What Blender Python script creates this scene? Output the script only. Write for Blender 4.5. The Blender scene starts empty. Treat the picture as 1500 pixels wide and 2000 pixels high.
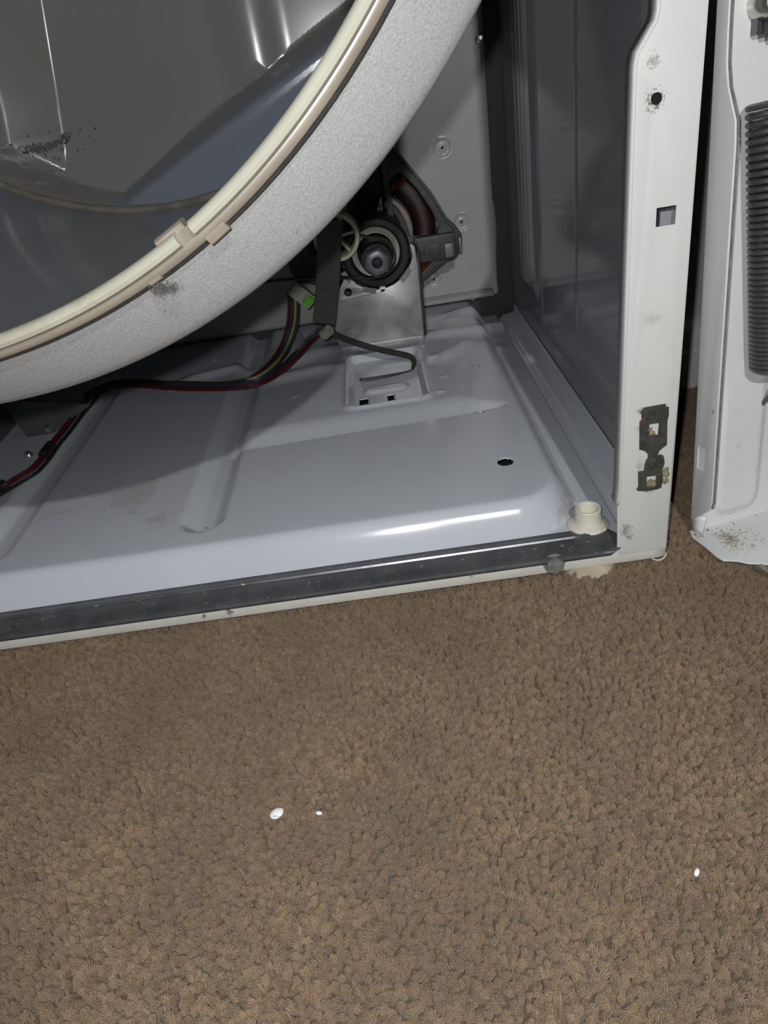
import bpy, bmesh, math, random
import numpy as np
from mathutils import Vector, Matrix

random.seed(7)
rng = np.random.default_rng(7)
scene = bpy.context.scene
COL = scene.collection

# ------------------------------------------------------------------ camera
F_PX = 1418.245
CAM = Vector((-0.207005, -0.495948, 0.406675))
RM = ((0.98877706, -0.14382212, -0.04043663),      # world axes from (right, down, forward)
      (-0.0419025, -0.52677425, 0.84897177),
      (-0.1434019, -0.83774942, -0.5268888))
RMAT = Matrix(RM)
cam_data = bpy.data.cameras.new('camera')
cam = bpy.data.objects.new('camera', cam_data)
COL.objects.link(cam)
cam_data.sensor_fit = 'VERTICAL'
cam_data.sensor_height = 36.0
cam_data.lens = F_PX / 2000.0 * 36.0
cam_data.clip_start = 0.01
rx, dn, fw = RMAT.col[0], RMAT.col[1], RMAT.col[2]
m = Matrix.Identity(4)
for i in range(3):
    m[i][0] = rx[i]; m[i][1] = -dn[i]; m[i][2] = -fw[i]; m[i][3] = CAM[i]
cam.matrix_world = m
scene.camera = cam

# ------------------------------------------------------------------ world, torch light, exposure
world = bpy.data.worlds.new('world'); scene.world = world
world.use_nodes = True
world.node_tree.nodes['Background'].inputs[0].default_value = (0.95, 0.97, 1.0, 1)
world.node_tree.nodes['Background'].inputs[1].default_value = 0.045
ld = bpy.data.lights.new('torch_light', 'SPOT')
ld.energy = 24.0
ld.color = (1.0, 0.985, 0.96)
ld.shadow_soft_size = 0.009
ld.spot_size = math.radians(100)
ld.spot_blend = 0.7
torch = bpy.data.objects.new('torch_light', ld); COL.objects.link(torch)
torch.location = (-0.02, -1.0, 0.88)
torch.rotation_euler = (Vector((-0.22, 0.05, 0.14)) - Vector(torch.location)).to_track_quat('-Z', 'Y').to_euler()
fd = bpy.data.lights.new('phone_flash', 'POINT')       # the phone's own flash, two centimetres from its lens
fd.energy = 7.5
fd.color = (0.97, 0.98, 1.0)
fd.shadow_soft_size = 0.004
flash = bpy.data.objects.new('phone_flash', fd); COL.objects.link(flash)
flash.location = CAM - dn * 0.014 - rx * 0.016
vs_ = scene.view_settings
vs_.view_transform = 'Standard'
vs_.look = 'None'
vs_.exposure = 0.0
vs_.gamma = 1.0
vs_.use_curve_mapping = False


def at(px, py, ax, val):
    """point where the line of sight of a photo pixel meets the plane axis=val"""
    w = RMAT @ Vector((px - 750.0, py - 1000.0, F_PX))
    return CAM + w * ((val - CAM[ax]) / w[ax])


# ------------------------------------------------------------------ object helpers
def link(name, mesh, mat=None, parent=None, smooth=True):
    o = bpy.data.objects.new(name, mesh)
    COL.objects.link(o)
    if mat is not None:
        mesh.materials.clear(); mesh.materials.append(mat)
    if smooth and len(mesh.polygons):
        mesh.polygons.foreach_set('use_smooth', [True] * len(mesh.polygons))
        try:
            mesh.set_sharp_from_angle(angle=math.radians(38))
        except Exception:
            pass
    if parent is not None:
        o.parent = parent
        if parent.type == 'EMPTY':
            o.matrix_parent_inverse = Matrix.Translation(-parent.location)
    return o


def thing(name, loc, label, cat, group=None):
    o = bpy.data.objects.new(name, None); COL.objects.link(o)
    o.location = loc; o.empty_display_size = 0.03
    o['label'] = label; o['category'] = cat
    if group: o['group'] = group
    return o


def tag(o, label=None, cat=None, group=None, kind=None):
    if label: o['label'] = label
    if cat: o['category'] = cat
    if group: o['group'] = group
    if kind: o['kind'] = kind
    return o


def mesh_of(bm, name):
    me = bpy.data.meshes.new(name); bm.normal_update(); bm.to_mesh(me); bm.free(); return me


def pydata(name, V, Fc):
    me = bpy.data.meshes.new(name); me.from_pydata([tuple(v) for v in V], [], [tuple(f) for f in Fc]); me.update(); return me


def grid(name, us, vs, fn, keep=None, flip=False):
    V = []; F = []
    nu, nv = len(us), len(vs)
    for v in vs:
        for u in us:
            V.append(fn(u, v))
    for j in range(nv - 1):
        for i in range(nu - 1):
            if keep is not None and not keep(0.5 * (us[i] + us[i + 1]), 0.5 * (vs[j] + vs[j + 1])):
                continue
            q = (j * nu + i, j * nu + i + 1, (j + 1) * nu + i + 1, (j + 1) * nu + i)
            F.append(q[::-1] if flip else q)
    return pydata(name, V, F)


def solid(o, t, off=-1):
    md = o.modifiers.new('thickness', 'SOLIDIFY'); md.thickness = t; md.offset = off; return o


def bevel_mod(o, w, seg=2):
    md = o.modifiers.new('edge', 'BEVEL'); md.width = w; md.segments = seg; md.limit_method = 'ANGLE'
    md.angle_limit = math.radians(40); return o


def box_bm(bm, lo, hi, mat=None):
    r = bmesh.ops.create_cube(bm, size=1.0)
    vs = r['verts']
    for v in vs:
        for k in range(3):
            v.co[k] = lo[k] if v.co[k] < 0 else hi[k]
    if mat is not None:
        bmesh.ops.transform(bm, matrix=mat, verts=vs)
    return vs


def box(name, lo, hi, mat, parent=None, bev=0.0):
    bm = bmesh.new(); box_bm(bm, lo, hi)
    if bev > 0:
        bmesh.ops.bevel(bm, geom=bm.edges[:], offset=bev, segments=2, affect='EDGES', profile=0.6)
    return link(name, mesh_of(bm, name), mat, parent)


def lathe_y(name, prof, cx, cz, n=96, a0=0.0, a1=2 * math.pi, mat=None, parent=None, caps=False):
    """prof: list of (y, r); closed profile loops are swept round the y axis through (cx, cz)"""
    full = abs(a1 - a0) > 2 * math.pi - 1e-6
    cnt = n if full else n + 1
    V = []; F = []
    P = len(prof)
    for i in range(cnt):
        a = a0 + (a1 - a0) * i / n
        for (y, r) in prof:
            V.append((cx + r * math.cos(a), y, cz + r * math.sin(a)))
    for i in range(n):
        j = (i + 1) % cnt
        for k in range(P - 1):
            F.append((i * P + k, j * P + k, j * P + k + 1, i * P + k + 1))
    if caps:
        F.append(tuple(range(P - 1)))
        F.append(tuple((cnt - 1) * P + k for k in range(P - 1))[::-1])
    me = pydata(name, V, F)
    bm = bmesh.new(); bm.from_mesh(me); bmesh.ops.remove_doubles(bm, verts=bm.verts, dist=1e-7)
    bmesh.ops.recalc_face_normals(bm, faces=bm.faces); bm.to_mesh(me); bm.free()
    return link(name, me, mat, parent)


def lathe_z(name, prof, c, n=40, mat=None, parent=None):
    V = []; F = []; P = len(prof)
    for i in range(n):
        a = 2 * math.pi * i / n
        for (r, z) in prof:
            V.append((c[0] + r * math.cos(a), c[1] + r * math.sin(a), c[2] + z))
    for i in range(n):
        j = (i + 1) % n
        for k in range(P - 1):
            F.append((i * P + k, j * P + k, j * P + k + 1, i * P + k + 1))
    me = pydata(name, V, F)
    bm = bmesh.new(); bm.from_mesh(me); bmesh.ops.remove_doubles(bm, verts=bm.verts, dist=1e-7)
    bmesh.ops.recalc_face_normals(bm, faces=bm.faces); bm.to_mesh(me); bm.free()
    return link(name, me, mat, parent)


def catmull(pts, n=8):
    pts = [Vector(p) for p in pts]
    out = []
    for i in range(len(pts) - 1):
        p0 = pts[max(i - 1, 0)]; p1 = pts[i]; p2 = pts[i + 1]; p3 = pts[min(i + 2, len(pts) - 1)]
        for k in range(n):
            t = k / n
            out.append(0.5 * ((2 * p1) + (p2 - p0) * t + (2 * p0 - 5 * p1 + 4 * p2 - p3) * t * t + (3 * p1 - p0 - 3 * p2 + p3) * t ** 3))
    out.append(pts[-1])
    return out


def sweep(name, path, section, mat=None, parent=None, up=Vector((0, 0, 1)), closed_path=False, widths=None):
    """sweep a closed 2-D section (list of (a, b)) along path; a is along side, b along the normal"""
    P = [Vector(p) for p in path]; n = len(P); S = len(section)
    V = []; F = []
    prevN = None
    for i in range(n):
        if closed_path:
            t = (P[(i + 1) % n] - P[i - 1])
        else:
            t = P[min(i + 1, n - 1)] - P[max(i - 1, 0)]
        t.normalize()
        nn = (up - t * up.dot(t)) if prevN is None else (prevN - t * prevN.dot(t))
        if nn.length < 1e-6: nn = t.orthogonal()
        nn.normalize(); prevN = nn
        s = t.cross(nn)
        w = 1.0 if widths is None else widths[i]
        for (a, b) in section:
            V.append(P[i] + s * a * w + nn * b * w)
    rng_ = n if closed_path else n - 1
    for i in range(rng_):
        j = (i + 1) % n
        for k in range(S):
            l = (k + 1) % S
            F.append((i * S + k, i * S + l, j * S + l, j * S + k))
    if not closed_path:
        F.append(tuple(range(S))[::-1]); F.append(tuple((n - 1) * S + k for k in range(S)))
    me = pydata(name, V, F)
    bm = bmesh.new(); bm.from_mesh(me); bmesh.ops.recalc_face_normals(bm, faces=bm.faces); bm.to_mesh(me); bm.free()
    return link(name, me, mat, parent)


def circ(r, n=10):
    return [(r * math.cos(2 * math.pi * i / n), r * math.sin(2 * math.pi * i / n)) for i in range(n)]


def tube(name, pts, r, mat=None, parent=None, n=8, sub=8, smooth=True):
    return sweep(name, catmull(pts, sub) if smooth else pts, circ(r, n), mat, parent)


def sheet(name, outer, holes, thick, bev, xf, mat=None, parent=None):
    """flat sheet with cut-outs: 2-D outline and holes, thickness along local z, placed with xf(x, y, z) -> world"""
    cu = bpy.data.curves.new(name + '_outline', 'CURVE')
    cu.dimensions = '2D'; cu.fill_mode = 'BOTH'
    cu.extrude = max(thick / 2 - bev, 1e-5); cu.bevel_depth = bev; cu.bevel_resolution = 2; cu.offset = -bev
    for loop in [outer] + list(holes):
        sp = cu.splines.new('POLY'); sp.points.add(len(loop) - 1)
        for p, q in zip(sp.points, loop):
            p.co = (q[0], q[1], 0, 1)
        sp.use_cyclic_u = True
    tmp = bpy.data.objects.new('tmp', cu); COL.objects.link(tmp)
    dg = bpy.context.evaluated_depsgraph_get()
    me = bpy.data.meshes.new_from_object(tmp.evaluated_get(dg))
    bpy.data.objects.remove(tmp); bpy.data.curves.remove(cu)
    for v in me.vertices:
        v.co = xf(v.co.x, v.co.y, v.co.z)
    bm = bmesh.new(); bm.from_mesh(me)
    bmesh.ops.remove_doubles(bm, verts=bm.verts, dist=1e-6)
    bmesh.ops.recalc_face_normals(bm, faces=bm.faces); bm.to_mesh(me); bm.free()
    me.name = name
    return link(name, me, mat, parent)


def round_poly(pts, r, n=5):
    out = []
    N = len(pts)
    for i in range(N):
        p = Vector(pts[i]); a = Vector(pts[i - 1]) - p; b = Vector(pts[(i + 1) % N]) - p
        rr = r[i] if isinstance(r, (list, tuple)) else r
        rr = min(rr, a.length * 0.45, b.length * 0.45)
        if rr < 1e-6:
            out.append(tuple(p)); continue
        pa = p + a.normalized() * rr; pb = p + b.normalized() * rr
        for k in range(n + 1):
            t = k / n
            out.append(tuple((1 - t) ** 2 * pa + 2 * t * (1 - t) * p + t * t * pb))
    return out


def circle_pts(cx, cy, r, n=20):
    return [(cx + r * math.cos(2 * math.pi * i / n), cy + r * math.sin(2 * math.pi * i / n)) for i in range(n)]


def rect_pts(x0, y0, x1, y1):
    return [(x0, y0), (x1, y0), (x1, y1), (x0, y1)]


def sstep(t):
    t = min(1.0, max(0.0, t)); return t * t * (3 - 2 * t)


# ------------------------------------------------------------------ materials
def new_mat(name):
    mt = bpy.data.materials.new(name); mt.use_nodes = True
    nt = mt.node_tree
    return mt, nt, nt.nodes['Principled BSDF']


def N(nt, t, **kw):
    n = nt.nodes.new(t)
    for k, v in kw.items():
        setattr(n, k, v)
    return n


def mixrgb(nt, fac, a, b):
    mx = N(nt, 'ShaderNodeMix', data_type='RGBA')
    if isinstance(fac, float): mx.inputs[0].default_value = fac
    else: nt.links.new(fac, mx.inputs[0])
    for s, v in ((6, a), (7, b)):
        if isinstance(v, tuple): mx.inputs[s].default_value = (*v, 1)
        else: nt.links.new(v, mx.inputs[s])
    return mx.outputs[2]


def ramp(nt, src, lo, hi):
    r = N(nt, 'ShaderNodeMapRange'); r.inputs[1].default_value = lo; r.inputs[2].default_value = hi
    nt.links.new(src, r.inputs[0]); return r.outputs[0]


def noise(nt, co, scale, detail=3.0, rough=0.55, dist=0.0):
    n = N(nt, 'ShaderNodeTexNoise'); n.inputs['Scale'].default_value = scale
    n.inputs['Detail'].default_value = detail; n.inputs['Roughness'].default_value = rough
    n.inputs['Distortion'].default_value = dist
    nt.links.new(co, n.inputs['Vector']); return n.outputs[0]


def math_(nt, op, a, b=None):
    n = N(nt, 'ShaderNodeMath', operation=op)
    for i, v in enumerate((a, b)):
        if v is None: continue
        if isinstance(v, (int, float)): n.inputs[i].default_value = v
        else: nt.links.new(v, n.inputs[i])
    return n.outputs[0]


def simple(name, col, rough=0.4, metal=0.0, coat=0.0, spec=0.5, var=0.0, vscale=60.0, bump=0.0, bscale=400.0, stains=(), specks=None, aniso=None):
    """stains: (centre, radius, colour, strength, noise scale) blotches that belong to the surface"""
    mt, nt, bs = new_mat(name)
    co = N(nt, 'ShaderNodeNewGeometry').outputs['Position']
    c = col
    if var > 0:
        f = noise(nt, co, vscale, 4)
        c = mixrgb(nt, ramp(nt, f, 0.35, 0.65), tuple(x * (1 - var) for x in col), tuple(min(1, x * (1 + var)) for x in col))
    if specks:
        sc, thr, scol = specks
        f = noise(nt, co, sc, 2, 0.6)
        c = mixrgb(nt, ramp(nt, f, thr, thr + 0.03), c, scol)
    for (ctr, rad, scol, st, nsc) in stains:
        d = N(nt, 'ShaderNodeVectorMath', operation='SUBTRACT'); nt.links.new(co, d.inputs[0]); d.inputs[1].default_value = ctr
        dv = N(nt, 'ShaderNodeVectorMath', operation='DIVIDE'); nt.links.new(d.outputs[0], dv.inputs[0])
        dv.inputs[1].default_value = rad if isinstance(rad, (tuple, list)) else (rad, rad, rad)
        ln = N(nt, 'ShaderNodeVectorMath', operation='LENGTH'); nt.links.new(dv.outputs[0], ln.inputs[0])
        fall = ramp(nt, ln.outputs['Value'], 1.0, 0.0)
        nz = noise(nt, co, nsc, 5, 0.65)
        s = math_(nt, 'ADD', math_(nt, 'MULTIPLY', fall, 0.40), nz)
        msk = math_(nt, 'MULTIPLY', math_(nt, 'MULTIPLY', ramp(nt, s, 0.745, 0.83), ramp(nt, fall, 0.0, 0.15)), st)
        c = mixrgb(nt, msk, c, scol)
    if isinstance(c, tuple): bs.inputs['Base Color'].default_value = (*c, 1)
    else: nt.links.new(c, bs.inputs['Base Color'])
    bs.inputs['Roughness'].default_value = rough
    bs.inputs['Metallic'].default_value = metal
    bs.inputs['Specular IOR Level'].default_value = spec
    bs.inputs['Coat Weight'].default_value = coat
    bs.inputs['Coat Roughness'].default_value = 0.12
    if bump > 0:
        b = N(nt, 'ShaderNodeBump'); b.inputs['Strength'].default_value = bump; b.inputs['Distance'].default_value = 0.001
        nt.links.new(noise(nt, co, bscale, 3), b.inputs['Height']); nt.links.new(b.outputs[0], bs.inputs['Normal'])
    return mt


DIRT = (0.10, 0.085, 0.06)
RUST = (0.09, 0.02, 0.012)
M = {}
M['post_white'] = simple('post_white_paint', (0.60, 0.61, 0.59), 0.42, spec=0.4, var=0.02, vscale=30, bump=0.03, bscale=900,
    specks=(420.0, 0.74, (0.42, 0.40, 0.36)),
    stains=[((-0.0278, 0, 0.361), (0.012, 0.02, 0.012), (0.13, 0.11, 0.075), 0.9, 624),
            ((-0.030, 0, 0.381), (0.008, 0.02, 0.009), (0.25, 0.24, 0.22), 0.75, 792),
            ((-0.035, 0, 0.048), (0.010, 0.02, 0.016), (0.22, 0.20, 0.16), 0.8, 792),
            ((-0.032, 0, 0.040), (0.007, 0.02, 0.008), (0.24, 0.20, 0.15), 0.7, 552),
            ((-0.018, 0, 0.084), (0.011, 0.02, 0.009), (0.22, 0.20, 0.16), 0.85, 720),
            ((-0.008, 0, 0.100), (0.005, 0.02, 0.018), (0.30, 0.26, 0.18), 0.8, 600),
            ((-0.027, 0, 0.155), (0.007, 0.02, 0.007), DIRT, 0.9, 1008),
            ((-0.028, 0, 0.140), (0.006, 0.02, 0.006), (0.3, 0.29, 0.26), 0.6, 1008),
            ((-0.026, 0, 0.108), (0.008, 0.02, 0.014), (0.35, 0.34, 0.31), 0.7, 1080),
            ((-0.022, 0, 0.225), (0.015, 0.02, 0.010), (0.4, 0.39, 0.36), 0.6, 1248)])
M['lip_white'] = simple('front_lip_cream_paint', (0.66, 0.64, 0.58), 0.45, var=0.04, vscale=40, specks=(300.0, 0.72, (0.30, 0.26, 0.20)),
    stains=[((-0.378, 0, 0.02), (0.008, 0.02, 0.012), (0.16, 0.14, 0.11), 0.9, 260), ((-0.40, 0, 0.02), (0.006, 0.02, 0.006), (0.2, 0.16, 0.12), 0.9, 300),
            ((-0.165, 0, 0.022), (0.004, 0.02, 0.006), (0.3, 0.29, 0.26), 0.9, 260)])
M['pan'] = simple('pan_white_enamel', (0.56, 0.59, 0.64), 0.16, coat=0.15, spec=0.5, var=0.025, vscale=9, bump=0.012, bscale=60,
    specks=(330.0, 0.77, (0.30, 0.29, 0.27)),
    stains=[((-0.50, 0.17, 0.06), (0.075, 0.06, 0.05), (0.46, 0.465, 0.45), 0.7, 26), ((-0.46, 0.11, 0.06), (0.05, 0.03, 0.05), (0.42, 0.42, 0.40), 0.6, 40),
            ((-0.407, 0.098, 0.055), (0.006, 0.006, 0.02), (0.20, 0.18, 0.14), 0.9, 150), ((-0.56, 0.15, 0.06), (0.05, 0.035, 0.05), (0.45, 0.45, 0.43), 0.6, 60),
            ((-0.07, 0.06, 0.035), (0.05, 0.05, 0.03), (0.44, 0.44, 0.42), 0.7, 140),
            ((-0.12, 0.245, 0.055), (0.03, 0.015, 0.03), (0.30, 0.28, 0.24), 0.7, 230), ((-0.225, 0.248, 0.055), (0.004, 0.012, 0.03), (0.2, 0.19, 0.15), 0.8, 260)])
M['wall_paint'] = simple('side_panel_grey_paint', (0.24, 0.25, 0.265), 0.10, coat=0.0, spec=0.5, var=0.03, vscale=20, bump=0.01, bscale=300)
M['back_paint'] = simple('back_panel_grey_paint', (0.43, 0.43, 0.425), 0.30, spec=0.5, var=0.03, vscale=20, specks=(260.0, 0.78, (0.3, 0.3, 0.3)))
M['galv'] = simple('galvanised_strip', (0.135, 0.142, 0.148), 0.33, metal=0.5, var=0.18, vscale=45, specks=(230.0, 0.69, (0.50, 0.46, 0.38)), bump=0.08, bscale=700)
M['dark_gap'] = simple('dark_grey_sheet', (0.045, 0.047, 0.048), 0.6)
M['rust_spot'] = simple('rust_spot', (0.17, 0.125, 0.085), 0.8)
M['zinc'] = simple('zinc_plate', (0.34, 0.355, 0.36), 0.44, metal=0.65, var=0.16, vscale=38, bump=0.05, bscale=500)
M['steel'] = simple('bright_steel', (0.55, 0.53, 0.49), 0.22, metal=0.9, var=0.06, vscale=80)
M['hub'] = simple('satin_steel', (0.40, 0.38, 0.33), 0.35, metal=0.35, var=0.06, vscale=80)
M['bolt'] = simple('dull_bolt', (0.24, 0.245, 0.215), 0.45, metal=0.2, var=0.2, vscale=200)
M['nut'] = simple('grey_nut', (0.20, 0.205, 0.215), 0.40, metal=0.5, var=0.08, vscale=150)
M['rubber'] = simple('black_rubber', (0.012, 0.013, 0.014), 0.45, spec=0.4, var=0.2, vscale=120)
M['black'] = simple('black_plastic', (0.012, 0.012, 0.014), 0.5)
M['bell'] = simple('dark_cast_metal', (0.065, 0.066, 0.062), 0.5, metal=0.4, var=0.12, vscale=120, bump=0.1, bscale=500)
M['bell_lt'] = simple('bare_cast_metal', (0.20, 0.205, 0.20), 0.45, metal=0.5, var=0.1, vscale=200)
M['winding'] = simple('varnished_winding', (0.020, 0.0065, 0.005), 0.38, var=0.3, vscale=200, bump=0.4, bscale=900)
M['copper'] = simple('copper_wire', (0.55, 0.17, 0.08), 0.28, metal=0.85, var=0.25, vscale=500)
M['arm'] = simple('dark_spring_steel', (0.055, 0.052, 0.044), 0.5, metal=0.3, var=0.12, vscale=60, bump=0.08, bscale=300)
M['cream'] = simple('cream_plastic', (0.58, 0.53, 0.38), 0.4, var=0.06, vscale=80)
M['foot'] = simple('foot_cream_plastic', (0.66, 0.64, 0.54), 0.5, var=0.05, vscale=60, stains=[((-0.045, 0.03, 0.035), 0.012, (0.45, 0.36, 0.18), 0.6, 120)])
M['foot_dirty'] = simple('foot_pad_plastic', (0.50, 0.45, 0.32), 0.55, var=0.12, vscale=70)
M['glide'] = simple('glide_ivory_plastic', (0.30, 0.295, 0.24), 0.22, coat=0.15, var=0.04, vscale=14, specks=(170.0, 0.77, (0.22, 0.19, 0.13)),
    stains=[((-0.36, -0.19, 0.33), (0.04, 0.03, 0.03), (0.27, 0.25, 0.19), 0.6, 130), ((-0.33, -0.19, 0.345), (0.03, 0.02, 0.03), (0.26, 0.235, 0.18), 0.6, 160)])
M['lip_tan'] = simple('ring_tan_plastic', (0.185, 0.16, 0.125), 0.38, var=0.10, vscale=25)
M['clip_tan'] = simple('ring_clip_plastic', (0.19, 0.17, 0.135), 0.35, var=0.10, vscale=90)
M['felt'] = simple('dark_felt_edge', (0.022, 0.02, 0.018), 0.9, var=0.2, vscale=200)
M['lint'] = simple('grey_lint', (0.06, 0.057, 0.055), 0.95, var=0.2, vscale=400)
M['drum_in'] = simple('drum_grey_enamel', (0.135, 0.147, 0.172), 0.17, coat=0.2, spec=0.5, var=0.05, vscale=9, specks=(240.0, 0.79, (0.04, 0.04, 0.04)))
M['drum_rear'] = simple('drum_rear_grey_enamel', (0.150, 0.146, 0.135), 0.20, coat=0.2, spec=0.5, var=0.03, vscale=9, specks=(200.0, 0.80, (0.03, 0.03, 0.03)))
M['seam'] = simple('drum_seam_sealant', (0.17, 0.155, 0.13), 0.4, var=0.2, vscale=60)
M['spring'] = simple('spring_wire', (0.13, 0.135, 0.14), 0.34, metal=0.6, var=0.1, vscale=200)
M['panel'] = simple('loose_panel_white_paint', (0.70, 0.715, 0.71), 0.32, var=0.02, vscale=20, specks=(380.0, 0.73, (0.4, 0.39, 0.34)),
    stains=[((0.075, 0.03, 0.125), (0.008, 0.03, 0.022), (0.22, 0.2, 0.15), 0.85, 528), ((0.075, 0.03, 0.085), (0.006, 0.03, 0.015), (0.28, 0.25, 0.18), 0.8, 660),
            ((0.075, 0.02, 0.018), (0.028, 0.05, 0.014), (0.30, 0.26, 0.19), 0.9, 330), ((0.060, 0.01, 0.012), (0.022, 0.05, 0.008), (0.34, 0.29, 0.20), 0.85, 374),
            ((0.105, 0.03, 0.06), (0.008, 0.03, 0.06), (0.35, 0.33, 0.27), 0.75, 660), ((0.095, 0.0, 0.008), (0.03, 0.04, 0.01), (0.40, 0.36, 0.27), 0.7, 440),
            ((0.0412, 0.027, 0.131), (0.004, 0.0045, 0.008), RUST, 1.0, 120)] +
    [(tuple(at(px_, py_, 2, zz_)), rd_, cl_, st_, ns_) for (px_, py_, zz_, rd_, cl_, st_, ns_) in (
        (1398, 1040, 0.014, (0.010, 0.012, 0.006), (0.20, 0.17, 0.11), 0.9, 330), (1425, 1048, 0.014, (0.014, 0.014, 0.006), (0.20, 0.17, 0.11), 0.9, 300),
        (1366, 1050, 0.010, (0.010, 0.010, 0.006), (0.30, 0.25, 0.17), 0.9, 260), (1455, 1066, 0.010, (0.012, 0.012, 0.006), (0.30, 0.26, 0.18), 0.8, 300),
        (1420, 1080, 0.010, (0.020, 0.014, 0.006), (0.42, 0.38, 0.28), 0.8, 200), (1440, 1025, 0.022, (0.010, 0.012, 0.008), (0.30, 0.28, 0.22), 0.8, 420),
        (1456, 1095, 0.010, (0.010, 0.008, 0.006), (0.30, 0.26, 0.18), 0.8, 330))])
M['wall'] = simple('room_wall_paint', (0.42, 0.42, 0.41), 0.7, var=0.03, vscale=10)
M['base'] = simple('baseboard_white_paint', (0.6, 0.6, 0.57), 0.45)
M['chip'] = simple('paint_flake_white', (0.78, 0.80, 0.79), 0.5)
M['red'] = simple('red_wire', (0.085, 0.008, 0.014), 0.42)
M['yellow'] = simple('yellow_wire', (0.30, 0.27, 0.10), 0.45)
M['blue'] = simple('dark_blue_wire', (0.025, 0.04, 0.06), 0.42)
M['blackw'] = simple('black_wire', (0.014, 0.016, 0.018), 0.42)
M['teal'] = simple('grey_green_wire', (0.03, 0.05, 0.045), 0.45)
M['plug'] = simple('connector_nylon', (0.34, 0.37, 0.30), 0.5, var=0.05)
M['green'] = simple('green_paint_mark', (0.12, 0.48, 0.03), 0.5)
M['clip_dark'] = simple('dirty_clip_metal', (0.045, 0.043, 0.037), 0.8, var=0.35, vscale=150, bump=0.5, bscale=500,
    stains=[((-0.026, -0.001, 0.148), (0.005, 0.02, 0.008), (0.12, 0.045, 0.02), 0.8, 100), ((-0.017, 0, 0.112), (0.008, 0.02, 0.010), (0.085, 0.065, 0.055), 0.8, 240)])
M['clip_lint'] = simple('clip_lint', (0.26, 0.22, 0.13), 0.95, var=0.3, vscale=300)
M['blower'] = simple('blower_dark_metal', (0.10, 0.105, 0.10), 0.45, metal=0.3, var=0.1, vscale=30)


def speckle_mat():
    mt, nt, bs = new_mat('drum_front_speckled_paint')
    co = N(nt, 'ShaderNodeNewGeometry').outputs['Position']
    a = noise(nt, co, 1000, 2, 0.5)
    c = mixrgb(nt, ramp(nt, a, 0.30, 0.70), (0.34, 0.34, 0.338), (0.48, 0.48, 0.48))
    b2 = noise(nt, co, 330, 2)
    c = mixrgb(nt, ramp(nt, b2, 0.745, 0.78), c, (0.12, 0.12, 0.12))
    nt.links.new(c, bs.inputs['Base Color'])
    bs.inputs['Roughness'].default_value = 0.48
    bs.inputs['Metallic'].default_value = 0.12
    b = N(nt, 'ShaderNodeBump'); b.inputs['Strength'].default_value = 0.22; b.inputs['Distance'].default_value = 0.0008
    nt.links.new(noise(nt, co, 800, 2), b.inputs['Height']); nt.links.new(b.outputs[0], bs.inputs['Normal'])
    return mt


M['speckle'] = speckle_mat()


def carpet_mats():
    mt, nt, bs = new_mat('carpet_backing')
    bs.inputs['Base Color'].default_value = (0.13, 0.088, 0.055, 1); bs.inputs['Roughness'].default_value = 1.0
    M['backing'] = mt
    mt, nt, bs = new_mat('carpet_yarn')
    co = N(nt, 'ShaderNodeNewGeometry').outputs['Position']
    rnd = N(nt, 'ShaderNodeObjectInfo').outputs['Random']
    big = noise(nt, co, 11, 3)
    c1 = mixrgb(nt, rnd, (0.165, 0.107, 0.059), (0.300, 0.204, 0.118))
    c2 = mixrgb(nt, ramp(nt, big, 0.35, 0.7), c1, (0.175, 0.116, 0.070))
    fine = noise(nt, co, 1900, 1)
    c3 = mixrgb(nt, ramp(nt, fine, 0.64, 0.72), c2, (0.42, 0.33, 0.225))
    nt.links.new(c3, bs.inputs['Base Color'])
    bs.inputs['Roughness'].default_value = 0.5
    bs.inputs['Specular IOR Level'].default_value = 0.35
    bs.inputs['Sheen Weight'].default_value = 0.2
    M['yarn'] = mt


carpet_mats()

# ------------------------------------------------------------------ setting: floor, carpet pile, wall corner
bm = bmesh.new(); box_bm(bm, (-1.6, -1.4, -0.03), (1.4, 1.1, 0.0))
floor = tag(link('floor', mesh_of(bm, 'floor'), M['backing']), 'brown carpet backing of the room floor', kind='structure')


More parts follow.
